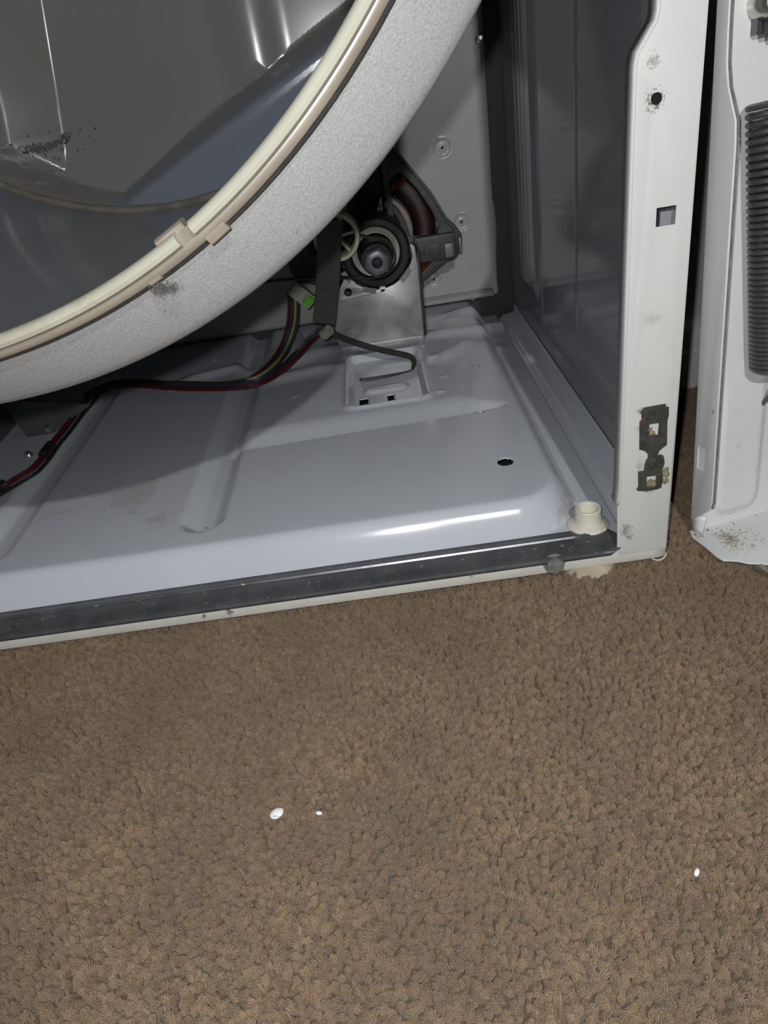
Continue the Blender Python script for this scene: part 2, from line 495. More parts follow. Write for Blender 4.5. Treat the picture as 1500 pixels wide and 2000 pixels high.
def make_pile():
    sp = 0.0030
    def pts(x0, x1, y0, y1):
        nx, ny = int((x1 - x0) / sp), int((y1 - y0) / (sp * 0.92))
        gx, gy = np.meshgrid(np.arange(nx), np.arange(ny))
        X = x0 + (gx + 0.5 * (gy % 2)) * sp; Y = y0 + gy * sp * 0.92
        X = X + rng.normal(0, sp * 0.30, X.shape); Y = Y + rng.normal(0, sp * 0.30, Y.shape)
        return np.stack([X.ravel(), Y.ravel(), np.zeros(X.size)], 1)
    A = pts(-0.95, 0.55, -0.62, 0.035)
    B = pts(0.004, 0.40, 0.035, 0.36)
    P = np.concatenate([A, B])
    me = bpy.data.meshes.new('carpet_pile')
    me.vertices.add(len(P)); me.vertices.foreach_set('co', P.ravel()); me.update()
    # per-tuft lean and size, correlated over a few centimetres
    def field(s, seed):
        r = np.random.default_rng(seed); out = np.zeros(len(P))
        for k in range(10):
            ang = r.uniform(0, 2 * math.pi); fr = s * r.uniform(0.5, 1.8)
            out += np.sin((P[:, 0] * math.cos(ang) + P[:, 1] * math.sin(ang)) * fr + r.uniform(0, 6.28))
        return out / 3.0
    rot = np.stack([field(55, 1) * 0.20 + field(420, 5) * 0.20 + rng.normal(0, 0.26, len(P)),
                    field(55, 2) * 0.20 + field(420, 6) * 0.20 + rng.normal(0, 0.26, len(P)), rng.uniform(0, 6.283, len(P))], 1)
    scl = np.clip(1.0 + 0.10 * field(300, 3) + 0.05 * field(60, 8) + rng.normal(0, 0.11, len(P)), 0.6, 1.4)
    # tufts pressed down where the cabinet edge rests over them
    scl = np.where((P[:, 1] > 0.002) & (P[:, 0] < 0.002), scl * 0.7, scl)
    at_r = me.attributes.new('tuft_rot', 'FLOAT_VECTOR', 'POINT'); at_r.data.foreach_set('vector', rot.ravel())
    at_s = me.attributes.new('tuft_scale', 'FLOAT', 'POINT'); at_s.data.foreach_set('value', scl)
    o = link('carpet_pile', me, M['yarn'], None, smooth=False)
    tag(o, 'short brown cut carpet pile covering the whole floor', 'carpet', kind='stuff')
    # tuft shapes
    tufts = []
    for k in range(4):
        r = random.Random(40 + k)
        bm = bmesh.new()
        strands = 18
        for s in range(strands):
            a = 2.399 * s; rad = 0.00190 * math.sqrt((s + 0.5) / strands)
            bx, by = rad * 0.75 * math.cos(a), rad * 0.75 * math.sin(a)
            tw = 1.1
            tx, ty = rad * 1.06 * math.cos(a + tw) + r.gauss(0, 0.00025), rad * 1.06 * math.sin(a + tw) + r.gauss(0, 0.00025)
            h = 0.0092 * (1 - 0.24 * (rad / 0.0019) ** 2) + r.gauss(0, 0.0003)
            w = 0.00050
            rings = []
            for (t, ww) in ((0.0, 0.9), (0.55, 1.15), (0.88, 1.0), (1.0, 0.45)):
                cx = bx + (tx - bx) * t ** 1.3; cy = by + (ty - by) * t ** 1.3
                rings.append([bm.verts.new((cx + w * ww * math.cos(a + j * 2.094), cy + w * ww * math.sin(a + j * 2.094), h * t)) for j in range(3)])
            for q in range(3):
                for j in range(3):
                    bm.faces.new((rings[q][j], rings[q][(j + 1) % 3], rings[q + 1][(j + 1) % 3], rings[q + 1][j]))
            bm.faces.new(rings[3])
        tm = mesh_of(bm, 'carpet_tuft'); tm.materials.append(M['yarn'])
        tm.polygons.foreach_set('use_smooth', [True] * len(tm.polygons))
        tufts.append(tm)
    ng = bpy.data.node_groups.new('pile', 'GeometryNodeTree')
    ng.interface.new_socket('Geometry', in_out='INPUT', socket_type='NodeSocketGeometry')
    ng.interface.new_socket('Geometry', in_out='OUTPUT', socket_type='NodeSocketGeometry')
    gi = ng.nodes.new('NodeGroupInput'); go = ng.nodes.new('NodeGroupOutput')
    join = ng.nodes.new('GeometryNodeGeometryToInstance')
    for tm in tufts:
        # one throw-away object per tuft shape is avoided: shapes are held as mesh primitives inside the tree
        pass
    return o, ng, gi, go, tufts


pile, ng, gi, go, tufts = make_pile()
ng.nodes.remove([n for n in ng.nodes if n.bl_idname == 'GeometryNodeGeometryToInstance'][0])
# the tuft shapes are stored in the pile's own mesh after its root points and separated again by an attribute
def finish_pile():
    me = pile.data
    n0 = len(me.vertices)
    P = np.zeros(n0 * 3); me.vertices.foreach_get('co', P); P = P.reshape(-1, 3)
    R_ = np.zeros(n0 * 3); me.attributes['tuft_rot'].data.foreach_get('vector', R_); R_ = R_.reshape(-1, 3)
    S_ = np.zeros(n0); me.attributes['tuft_scale'].data.foreach_get('value', S_)
    V = [tuple(p) for p in P]; Fc = []; shape = [0] * n0
    for k, tm in enumerate(tufts):
        b = len(V)
        V += [tuple(v.co) for v in tm.vertices]
        Fc += [tuple(b + i for i in p.vertices) for p in tm.polygons]
        shape += [k + 1] * len(tm.vertices)
    new = bpy.data.meshes.new('carpet_pile'); new.from_pydata(V, [], Fc); new.update()
    new.materials.append(M['yarn'])
    new.polygons.foreach_set('use_smooth', [True] * len(new.polygons))
    nv = len(V)
    ar = new.attributes.new('tuft_rot', 'FLOAT_VECTOR', 'POINT'); z = np.zeros((nv, 3)); z[:n0] = R_; ar.data.foreach_set('vector', z.ravel())
    a_s = new.attributes.new('tuft_scale', 'FLOAT', 'POINT'); z = np.ones(nv); z[:n0] = S_; a_s.data.foreach_set('value', z)
    ai = new.attributes.new('tuft_shape', 'INT', 'POINT'); ai.data.foreach_set('value', shape)
    pile.data = new
    L = ng.links.new
    def cmp(k):
        a = ng.nodes.new('GeometryNodeInputNamedAttribute'); a.data_type = 'INT'; a.inputs[0].default_value = 'tuft_shape'
        c = ng.nodes.new('FunctionNodeCompare'); c.data_type = 'INT'; c.operation = 'EQUAL'
        ins = [s for s in c.inputs if s.type == 'INT']
        L([s for s in a.outputs if s.enabled][0], ins[0]); ins[1].default_value = k
        return c.outputs[0]
    def sep(k):
        s = ng.nodes.new('GeometryNodeSeparateGeometry'); s.domain = 'POINT'
        L(gi.outputs[0], s.inputs[0]); L(cmp(k), s.inputs[1]); return s.outputs[0]
    gti = ng.nodes.new('GeometryNodeGeometryToInstance')
    for k in range(len(tufts), 0, -1):
        L(sep(k), gti.inputs[0])
    iop = ng.nodes.new('GeometryNodeInstanceOnPoints')
    L(sep(0), iop.inputs['Points']); L(gti.outputs[0], iop.inputs['Instance'])
    iop.inputs['Pick Instance'].default_value = True
    rv = ng.nodes.new('FunctionNodeRandomValue'); rv.data_type = 'INT'
    mn = [s for s in rv.inputs if s.type == 'INT' and s.enabled]
    mn[0].default_value = 0; mn[1].default_value = len(tufts) - 1
    L([s for s in rv.outputs if s.enabled][0], iop.inputs['Instance Index'])
    a = ng.nodes.new('GeometryNodeInputNamedAttribute'); a.data_type = 'FLOAT_VECTOR'; a.inputs[0].default_value = 'tuft_rot'
    e2r = ng.nodes.new('FunctionNodeEulerToRotation'); L([s for s in a.outputs if s.enabled][0], e2r.inputs[0]); L(e2r.outputs[0], iop.inputs['Rotation'])
    a2 = ng.nodes.new('GeometryNodeInputNamedAttribute'); a2.data_type = 'FLOAT'; a2.inputs[0].default_value = 'tuft_scale'
    L([s for s in a2.outputs if s.enabled][0], iop.inputs['Scale'])
    L(iop.outputs[0], go.inputs[0])
    md = pile.modifiers.new('pile', 'NODES'); md.node_group = ng
    for tm in tufts: bpy.data.meshes.remove(tm)


finish_pile()

bm = bmesh.new(); box_bm(bm, (0.11, 0.352, 0.0), (1.2, 0.95, 1.3))
tag(link('wall_right', mesh_of(bm, 'wall_right'), M['wall']), 'pale room wall in the dark gap beside the dryer', kind='structure')
bm = bmesh.new(); box_bm(bm, (-1.5, 0.95, 0.0), (1.2, 1.05, 1.3))
tag(link('wall_back', mesh_of(bm, 'wall_back'), M['wall']), 'pale room wall behind the dryer', kind='structure')
prof = [(0.352, 0.0), (0.334, 0.0), (0.334, 0.052), (0.338, 0.056), (0.338, 0.075), (0.346, 0.086), (0.352, 0.088)]
V = [(0.11, y, z) for y, z in prof] + [(1.2, y, z) for y, z in prof]
n_ = len(prof)
Fc = [(i, i + n_, i + 1 + n_, i + 1) for i in range(n_ - 1)] + [tuple(range(n_)), tuple(range(n_, 2 * n_))[::-1]]
bbm = bmesh.new(); bme = pydata('baseboard_right', V, Fc); bbm.from_mesh(bme); bmesh.ops.recalc_face_normals(bbm, faces=bbm.faces); bbm.to_mesh(bme); bbm.free()
tag(link('baseboard_right', bme, M['base']), 'white moulded baseboard seen through the gap', kind='structure')

# ------------------------------------------------------------------ dryer cabinet
XL = -0.80          # inner face of the far side
DEP = 0.66          # cabinet depth
ZT = 1.0
cab = thing('clothes_dryer', (-0.4, 0.33, 0.0), 'white clothes dryer cabinet with its front taken off, standing on the carpet', 'dryer')

# --- base pan (pressed sheet): height over the plan
HOLES_ROUND = [(-0.1123, 0.1218, 0.0078), (-0.3990, 0.0860, 0.0058), (-0.1165, 0.2420, 0.0040)]
HOLES_RECT = [(-0.2535, 0.3120, -0.2425, 0.3440), (-0.2185, 0.3130, -0.2105, 0.3440)]


def groove(x, y, x0, x1, y0, y1, r):
    """0..1 inside a rounded capsule aligned with the box"""
    cx, cy = (x0 + x1) / 2, (y0 + y1) / 2
    hx, hy = (x1 - x0) / 2, (y1 - y0) / 2
    rr = min(r, hx, hy)
    qx, qy = abs(x - cx) - (hx - rr), abs(y - cy) - (hy - rr)
    return math.hypot(max(qx, 0), max(qy, 0)) + min(max(qx, qy), 0) - rr


def pan_z(x, y):
    # plateau
    sd = groove(x, y, -1.2, -0.060, 0.036, 1.2, 0.055)
    wdt = 0.022
    t_ = min(1.0, max(0.0, (-sd) / wdt + 0.20))
    z = 0.030 + 0.030 * (0.35 * sstep(t_) + 0.65 * (1 - (1 - t_) ** 2.2))
    # right-hand channel along the side panel
    # long grooves
    g = groove(x, y, -0.430, -0.384, 0.074, 0.70, 0.023); z -= 0.0115 * sstep(-g / 0.017)
    g = groove(x, y, -0.642, -0.594, 0.068, 0.56, 0.024); z -= 0.0115 * sstep(-g / 0.018)
    # cross groove: steep near side, long far side, pointed right end
    if -0.41 < x < -0.082:
        taper = min(1.0, (-0.084 - x) / 0.05)
        y0 = 0.234 + 0.008 * max(0.0, min(1.0, (x + 0.38) / 0.28)) + (1 - taper) * 0.006
        t = (y - y0)
        wlen = 0.050 * max(taper, 0.05)
        left = sstep((x + 0.405) / 0.02)
        if t > 0:
            d = min(1.0, t / 0.006) * max(0.0, 1 - max(0.0, t - 0.006) / wlen)
            z -= 0.0105 * left * sstep(d) * sstep(taper * 2)
    # motor mounting pocket with a raised oval pad
    g = groove(x, y, -0.268, -0.168, 0.302, 0.478, 0.012)
    z += 0.0035 * sstep(1 - abs(g) / 0.006)
    z -= 0.007 * sstep(-(g + 0.003) / 0.006)
    g = groove(x, y, -0.248, -0.190, 0.352, 0.376, 0.012); z += 0.004 * sstep(-g / 0.006)
    # pressed swages near the motor
    for (cx, cy, lx, ly, an, h) in ((-0.335, 0.500, 0.060, 0.016, 0.55, 0.010), (-0.330, 0.445, 0.050, 0.014, 0.2, 0.007), (-0.105, 0.515, 0.055, 0.014, -0.15, 0.008),
                                    (-0.120, 0.445, 0.040, 0.016, 0.7, 0.007), (-0.46, 0.50, 0.05, 0.012, 0.3, 0.006), (-0.06, 0.60, 0.05, 0.015, 0.0, 0.008)):
        dx, dy = x - cx, y - cy
        u = dx * math.cos(an) + dy * math.sin(an); v = -dx * math.sin(an) + dy * math.cos(an)
        z += h * math.exp(-(u / lx) ** 4 - (v / ly) ** 2)
    # small pimples
    for (cx, cy) in ((-0.1039, 0.3749), (-0.335, 0.37), (-0.515, 0.46), (-0.47, 0.56), (-0.145, 0.36), (-0.155, 0.315)):
        d = math.hypot(x - cx, y - cy)
        if d < 0.008: z += 0.0018 * sstep(1 - d / 0.007)
    # coined ring in the cross groove
    return z


fx = [c for (hx, hy, r) in HOLES_ROUND for c in np.arange(hx - r - 0.004, hx + r + 0.004, 0.0013)]
fy = [c for (hx, hy, r) in HOLES_ROUND for c in np.arange(hy - r - 0.004, hy + r + 0.004, 0.0013)] + list(np.arange(0.229, 0.256, 0.0011))
xs = sorted(set(fx + list(np.arange(XL, -0.0305, 0.0032)) + [h for r in HOLES_RECT for h in (r[0], r[2])] + [-0.030]))
ys = sorted(set(fy + list(np.arange(0.003, 0.66, 0.0032)) + [h for r in HOLES_RECT for h in (r[1], r[3])] + [0.66]))
ys = [y for i, y in enumerate(ys) if i == 0 or y - ys[i - 1] > 0.0004 or any(abs(y - h) < 1e-9 for r in HOLES_RECT for h in (r[1], r[3]))]
xs = [x for i, x in enumerate(xs) if i == 0 or x - xs[i - 1] > 0.0004 or any(abs(x - h) < 1e-9 for r in HOLES_RECT for h in (r[0], r[2]))]


def pan_pt(x, y):
    for (hx, hy, r) in HOLES_ROUND:
        d = math.hypot(x - hx, y - hy)
        if abs(d - r) < 0.0009 and d > 1e-6:
            x, y = hx + (x - hx) * r / d, hy + (y - hy) * r / d
    return (x, y, pan_z(x, y))


def pan_keep(x, y):
    for (hx, hy, r) in HOLES_ROUND:
        if math.hypot(x - hx, y - hy) < r - 0.0004: return False
    for (x0, y0, x1, y1) in HOLES_RECT:
        if x0 < x < x1 and y0 < y < y1: return False
    return True


pan = link('base_pan', grid('base_pan', xs, ys, pan_pt, pan_keep), M['pan'], cab)
solid(pan, 0.0012)
# pan side flange against the side panel: rolled channel
pr = [(-0.034, 0.0300), (-0.031, 0.0287), (-0.028, 0.0285), (-0.025, 0.0300), (-0.0235, 0.0330), (-0.021, 0.0345), (-0.012, 0.0350), (-0.006, 0.0365), (-0.0035, 0.041), (-0.0030, 0.048)]
o = grid('pan_side_flange', list(range(len(pr))), list(np.linspace(0.003, 0.65, 60)), lambda k, y: (pr[int(k)][0], y, pr[int(k)][1]))
solid(link('pan_side_flange', o, M['pan'], cab), 0.001)

box('hole_dark_sheet', (XL, 0.012, 0.0128), (-0.004, 0.65, 0.0140), M['dark_gap'], cab)  # added dark sheet, hides the lit carpet so the pan holes look black
# --- white front lip below the strip, rounded bottom edge
pr = [(0.030, 0.0285), (0.002, 0.0285), (0.0005, 0.0280), (0.0, 0.0265), (0.0, 0.0165), (0.0008, 0.0135), (0.003, 0.0120), (0.010, 0.0115)]
o = grid('front_lip', list(np.linspace(XL - 0.004, -0.0005, 60)), list(range(len(pr))), lambda x, k: (x, pr[int(k)][0], pr[int(k)][1]), flip=True)
solid(link('front_lip', o, M['lip_white'], cab), 0.0011)
# rolled open end at the corner
sweep('lip_end_roll', catmull([(-0.0125, -0.0008, 0.0185), (-0.011, -0.0012, 0.0140), (-0.006, -0.0014, 0.0122), (-0.0015, -0.0012, 0.0142), (0.0, -0.0008, 0.0185)], 6), circ(0.0007, 6), M['lip_white'], cab, up=Vector((0, 1, 0)))

# --- galvanised sill strip with a rib and a folded front edge
pr = [(0.0315, 0.0312), (0.0240, 0.0314), (0.0225, 0.0327), (0.0213, 0.0327), (0.0202, 0.0313), (0.0050, 0.0311), (-0.0010, 0.0306), (-0.0030, 0.0298), (-0.0036, 0.0285), (-0.0036, 0.0268)]
xe = list(np.linspace(XL, -0.062, 60)) + [-0.055, -0.048, -0.043, -0.0395, -0.0365, -0.0345]


def strip_pt(x, k):
    y, z = pr[int(k)]
    if x > -0.062 and k in (2, 3): z = 0.0314 + (z - 0.0314) * max(0.0, (-0.055 - x) / 0.007)
    if x > -0.0440:                      # chamfered tip
        t = (x + 0.0440) / 0.0095
        hi = 0.0315 - 0.0165 * t; lo = -0.0036 + 0.010 * t * t
        y = min(hi, max(lo, y))
        if k >= 7: z = max(z, 0.0298)
    return (x, y, z)


strip = o = link('sill_strip', grid('sill_strip', xe, list(range(len(pr))), strip_pt, flip=True), M['galv'], cab)
tag(solid(o, 0.0008, 1), 'dull galvanised metal strip along the front sill')
# rust and paint blisters on the strip
for (x, y, r) in ((-0.175, 0.024, 0.0026), (-0.085, 0.012, 0.0021), (-0.063, 0.0125, 0.0018), (-0.108, 0.013, 0.0018), (-0.30, 0.026, 0.0022), (-0.46, 0.020, 0.0018),
                  (-0.355, 0.024, 0.0018), (-0.52, 0.025, 0.0022), (-0.565, 0.022, 0.0018), (-0.40, 0.018, 0.0015), (-0.545, 0.012, 0.0015), (-0.245, 0.0255, 0.0024)):
    lathe_z('rust_blister', [(0.0, 0.0007), (r * 0.6, 0.0006), (r, 0.0), (r, -0.0003)], (x, y, 0.0321), 10, M['rust_spot'], strip)

# --- hex bolt in the lip
bc = Vector((-0.0950, -0.0006, 0.0238))
bm = bmesh.new()
r_ = bmesh.ops.create_cone(bm, cap_ends=True, segments=6, radius1=0.0082, radius2=0.0078, depth=0.006)
bmesh.ops.transform(bm, matrix=Matrix.Translation(bc + Vector((0, -0.0030, 0))) @ Matrix.Rotation(math.pi / 2, 4, 'X'), verts=bm.verts)
bmesh.ops.bevel(bm, geom=bm.edges[:], offset=0.0006, segments=2, affect='EDGES')
bo = link('hex_bolt', mesh_of(bm, 'hex_bolt'), M['bolt'], cab)
tag(bo, 'dull hex bolt head in the white front lip')
lathe_y('washer', [(0.0, 0.0), (-0.0012, 0.0), (-0.0012, 0.0092), (0.0, 0.0096)], bc.x, bc.z, 28, mat=M['bolt'], parent=bo)

# --- levelling foot: collar above the pan, pad below
fc = Vector((-0.0555, 0.0385, 0.0298))
prf = [(0.0088, -0.006), (0.0088, 0.0185), (0.0092, 0.0194), (0.0105, 0.0196), (0.0112, 0.0188), (0.0113, 0.0095), (0.0120, 0.0070), (0.0125, 0.0052), (0.0172, 0.0036), (0.0182, 0.0022), (0.0182, 0.0), (0.0100, -0.006), (0.0088, -0.006)]
collar = tag(lathe_z('foot_collar', prf, fc, 48, M['foot'], cab), 'cream plastic collar of the levelling foot')
lathe_z('foot_collar_floor', [(0.0, 0.003), (0.0088, 0.003), (0.0088, 0.001), (0.0, 0.001)], fc, 32, M['foot'], collar)
lathe_z('foot_pad', [(0.0, 0.0), (0.021, 0.0), (0.0225, 0.002), (0.0215, 0.006), (0.012, 0.0085), (0.0095, 0.012), (0.0095, 0.024), (0.0, 0.024)], (-0.0615, 0.0165, 0.0025), 40, M['foot_dirty'], cab)
lathe_z('foot_pad', [(0.0, 0.0), (0.021, 0.0), (0.0225, 0.002), (0.0215, 0.006), (0.012, 0.0085), (0.0095, 0.012), (0.0095, 0.028), (0.0, 0.028)], (-0.0615, 0.60, 0.0), 32, M['foot_dirty'], cab)
lathe_z('foot_pad', [(0.0, 0.0), (0.021, 0.0), (0.0225, 0.002), (0.0215, 0.006), (0.012, 0.0085), (0.0095, 0.012), (0.0095, 0.028), (0.0, 0.028)], (-0.74, 0.60, 0.0), 32, M['foot_dirty'], cab)
lathe_z('foot_pad', [(0.0, 0.0), (0.021, 0.0), (0.0225, 0.002), (0.0215, 0.006), (0.012, 0.0085), (0.0095, 0.012), (0.0095, 0.024), (0.0, 0.024)], (-0.74, 0.0165, 0.0025), 32, M['foot_dirty'], cab)

# --- right-hand side panel with pressed vertical ribs
def side_x(y, z):
    x = -0.0012
    g = groove(y, z, 0.455, 0.625, 0.098, 1.2, 0.030)
    x -= 0.004 * sstep(-g / 0.014)
    for yy, h in ((0.447, 0.0012), (0.279, 0.0010), (0.10, 0.0010)):
        if z > 0.08: x -= h * sstep(1 - abs(y - yy) / 0.0035)
    for yy in (0.495, 0.515, 0.535, 0.56):
        x -= 0.00025 * sstep(1 - abs(y - yy) / 0.006) * sstep((z - 0.12) / 0.03)
    return x


yy_ = sorted(set(list(np.linspace(0.001, 0.66, 190))))
zz_ = list(np.linspace(0.018, 0.20, 50)) + list(np.linspace(0.22, ZT, 24))
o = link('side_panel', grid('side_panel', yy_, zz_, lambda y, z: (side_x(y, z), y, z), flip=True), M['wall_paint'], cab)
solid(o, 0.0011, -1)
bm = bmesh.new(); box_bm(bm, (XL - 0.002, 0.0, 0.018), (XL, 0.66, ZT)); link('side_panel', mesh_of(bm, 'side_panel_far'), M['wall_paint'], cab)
bm = bmesh.new(); box_bm(bm, (XL - 0.002, 0.0, ZT), (0.0, 0.665, ZT + 0.002)); link('top_panel', mesh_of(bm, 'top_panel'), M['post_white'], cab)

# --- corner post: front face folded from the side panel
outer = [(-0.0002, 0.0235), (-0.0385, 0.0225), (-0.0418, 0.0275), (-0.0425, 0.060), (-0.0428, 0.0735), (-0.0413, 0.0775), (-0.0408, 0.090),
         (-0.0402, 0.380), (-0.0390, 0.3865), (-0.0290, 0.4010), (-0.0280, 0.4060), (-0.0280, ZT), (-0.0002, ZT)]
holes = [circle_pts(-0.0265, 0.3612, 0.0034, 16), rect_pts(-0.0231, 0.2866, -0.0104, 0.2984)]
o = sheet('corner_post', outer, holes, 0.0014, 0.0003, lambda x, y, z: Vector((x, 0.0 + z, y)), M['post_white'], cab)
tag(o, 'white front corner flange with punched holes')
# rounded inner return of the post, following its stepped edge
edge = [(-0.0428, 0.0735), (-0.0413, 0.0775), (-0.0408, 0.090), (-0.0405, 0.20), (-0.0402, 0.380), (-0.0390, 0.3865), (-0.0290, 0.4010), (-0.0280, 0.4060), (-0.0280, 0.6), (-0.0280, ZT)]
pr = [(0.0010, -0.0009), (0.0, -0.0008), (-0.0007, -0.0002), (-0.0010, 0.0008), (-0.0010, 0.003), (-0.0010, 0.013)]
nrm = []
for i, e in enumerate(edge):
    a, b = Vector(edge[max(i - 1, 0)]), Vector(edge[min(i + 1, len(edge) - 1)]); t = (b - a).normalized(); nrm.append(Vector((t.y, -t.x)))
o = grid('post_return', list(range(len(edge))), list(range(6)), lambda i, k: (edge[int(i)][0] + nrm[int(i)].x * -pr[int(k)][0] * -1, pr[int(k)][1], edge[int(i)][1] + nrm[int(i)].y * pr[int(k)][0]))
solid(link('post_return', o, M['post_white'], cab), 0.0007, 0)
# rounded outer fold of the post
o = grid('post_fold', [0.0235, 0.2, 0.4, 0.7, ZT], list(range(5)), lambda z, k: ((-0.0006, -0.0001, 0.0002, 0.0003, 0.0003)[int(k)], (-0.0007, -0.0004, 0.0004, 0.002, 0.02)[int(k)], z))
solid(link('post_fold', o, M['post_white'], cab), 0.0006)
# plate behind the square slot
box('slot_backing', (-0.0175, 0.0075, 0.268), (-0.002, 0.0087, 0.2940), M['wall_paint'], cab)
box('slot_backing', (-0.034, 0.012, 0.350), (-0.018, 0.0132, 0.372), M['felt'], cab)
# second post on the far side
outer2 = [(XL, 0.0235), (XL + 0.042, 0.0235), (XL + 0.042, 0.38), (XL + 0.028, 0.40), (XL + 0.028, ZT), (XL, ZT)]
sheet('corner_post', outer2, [], 0.0014, 0.0003, lambda x, y, z: Vector((x, z, y)), M['post_white'], cab)

# --- dark clip plate on the post
def yz(px, py): 
    p = at(px, py, 1, -0.0012); return (p.x, p.z)
cl = [(1257, 796), (1289, 790), (1300, 788.5), (1300, 794), (1306, 794), (1305.5, 811), (1303, 820), (1302, 868), (1295, 873), (1287, 880), (1284, 890), (1290, 887), (1295, 889), (1297, 897),
      (1297, 905), (1293, 912), (1294, 935), (1291, 952), (1280, 955), (1262, 958), (1245, 958), (1243, 955), (1246.5, 950), (1246, 921), (1257, 919), (1259, 907), (1262, 897), (1265, 895), (1265, 886),
      (1259, 880), (1248.5, 877), (1249, 823), (1253, 820), (1252.5, 805)]
h1 = [(1268, 828), (1287, 825), (1285, 849), (1276, 848), (1267, 843)]
h2 = [(1262.5, 930), (1281, 928), (1280.5, 948), (1263, 951)]
clip = sheet('clip_plate', [yz(*p) for p in cl], [[yz(*p) for p in h1], [yz(*p) for p in h2]], 0.0014, 0.00035, lambda x, y, z: Vector((x, -0.0016 + z, y)), M['clip_dark'], cab)
tag(clip, 'black greasy clip plate with two square openings')
for (px, py, r) in ((1270, 846, 0.0028), (1274, 849, 0.0022), (1268, 838, 0.0020), (1268, 942, 0.003), (1273, 947, 0.0026), (1277, 940, 0.0018), (1299, 925, 0.003), (1299, 938, 0.003), (1301, 916, 0.002), (1270, 907, 0.003), (1282, 903, 0.003), (1288, 910, 0.003)):
    p = at(px, py, 1, -0.001)
    bm = bmesh.new(); bmesh.ops.create_icosphere(bm, subdivisions=2, radius=r)
    for v in bm.verts:
        v.co *= 1 + random.uniform(-0.35, 0.35); v.co.y *= 0.35; v.co.z *= random.uniform(0.9, 1.1)
    bmesh.ops.transform(bm, matrix=Matrix.Translation((p.x, -0.0016, p.z)), verts=bm.verts)
    link('lint_crumb', mesh_of(bm, 'lint_crumb'), M['clip_lint'] if py < 860 or py > 912 else M['clip_dark'], clip)

# --- back panel with dimpled holes and a folded lower lip
DIMP = [(-0.0920, 0.284, 0.0135), (-0.0730, 0.180, 0.0125), (-0.1240, 0.102, 0.0120)]
BX1 = -0.0225


def back_y(x, z):
    y = 0.655
    for (dx, dz, r) in DIMP:
        d = math.hypot(x - dx, z - dz)
        y += 0.0024 * sstep((r - d) / 0.0035) - 0.0020 * sstep((r * 0.55 - d) / 0.004)
        y -= 0.0007 * sstep(1 - abs(d - r) / 0.0025)
    e = min(BX1 - x, z - 0.062)
    y += 0.004 * (1 - sstep(e / 0.006))
    y -= 0.0012 * sstep(1 - math.hypot(x + 0.075, z - 0.074) / 0.006)
    return y


xb = list(np.linspace(XL, -0.20, 40)) + list(np.arange(-0.1975, BX1 + 1e-6, 0.0025))
zb = list(np.arange(0.062, 0.32, 0.0025)) + list(np.linspace(0.325, ZT, 40))


def back_pt(x, z):
    r = 0.012                                         # rounded lower corner, wavy cut edge
    cx, cz = BX1 - r, 0.062 + r
    if x > cx and z < cz:
        d = math.hypot(x - cx, z - cz)
        if d > r: x, z = cx + (x - cx) * r / d, cz + (z - cz) * r / d
    if x > BX1 - 1e-4:
        x += 0.0018 * math.sin(z * 41 + 1) * sstep((0.30 - z) / 0.1) - 0.003 * sstep(1 - abs(z - 0.205) / 0.006)
    for (dx, dz, rr) in DIMP:
        d = math.hypot(x - dx, z - dz)
        if abs(d - 0.0027) < 0.0016 and d > 1e-6: x, z = dx + (x - dx) * 0.0027 / d, dz + (z - dz) * 0.0027 / d
    return (x, back_y(x, z), z)


def back_keep(x, z):
    return all(math.hypot(x - dx, z - dz) > 0.0022 for (dx, dz, rr) in DIMP)


o = link('back_panel', grid('back_panel', xb, zb, back_pt, back_keep), M['back_paint'], cab)
solid(o, 0.001)
pr = [(0.6585, 0.0635), (0.650, 0.0615), (0.641, 0.0605), (0.6395, 0.0590), (0.6395, 0.0555)]
o = grid('back_panel_lip', list(np.linspace(-0.20, -0.034, 12)), list(range(5)), lambda x, k: (x, pr[int(k)][0], pr[int(k)][1] + 0.012))
solid(link('back_panel_lip', o, M['back_paint'], cab), 0.0009)
box('back_closure', (XL, 0.662, 0.02), (0.0, 0.664, ZT), M['dark_gap'], cab)
# screws
for (x, z) in ((-0.0665, 0.066), (-0.030, 0.408)):
    s = lathe_y('screw', [(0.655, 0.0), (0.640, 0.0), (0.640, 0.0024), (0.645, 0.0038), (0.649, 0.0038), (0.6495, 0.0055), (0.652, 0.0055), (0.653, 0.0)], x, z, 16, mat=M['steel'], parent=cab)

# --- blower bracket and housing low on the far side
pts = [at(10, 770, 1, 0.40), at(190, 775, 1, 0.40), at(150, 808, 1, 0.385), at(96, 852, 1, 0.37), at(58, 858, 1, 0.37)]
c0 = [(p.x, p.z) for p in pts]
o = sheet('blower_bracket', round_poly(c0, 0.004), [], 0.0014, 0.0003, lambda x, y, z: Vector((x, 0.385 + z - (0.12 - y) * 0.25, y)), M['blower'], cab)
p = at(95, 836, 1, 0.372)
lathe_y('screw', [(p.y, 0.0), (p.y - 0.006, 0.0), (p.y - 0.006, 0.003), (p.y - 0.004, 0.005), (p.y, 0.0055)], p.x, p.z, 14, mat=M['steel'], parent=cab)
p = at(57, 890, 2, 0.06)
lathe_z('screw', [(0.0, 0.006), (0.003, 0.006), (0.0048, 0.004), (0.0055, 0.0), (0.0, -0.001)], (p.x, p.y, 0.0592), 14, M['steel'], cab)
q = at(30, 880, 2, 0.06)
lathe_y('blower_housing', [(0.31, 0.0), (0.31, 0.095), (0.315, 0.100), (0.50, 0.100), (0.505, 0.095), (0.505, 0.0)], q.x - 0.118, 0.160, 48, mat=M['blower'], parent=cab)
box('blower_foot', (q.x - 0.118 - 0.09, 0.33, 0.058), (q.x - 0.118 + 0.085, 0.48, 0.100), M['blower'], cab, 0.004)

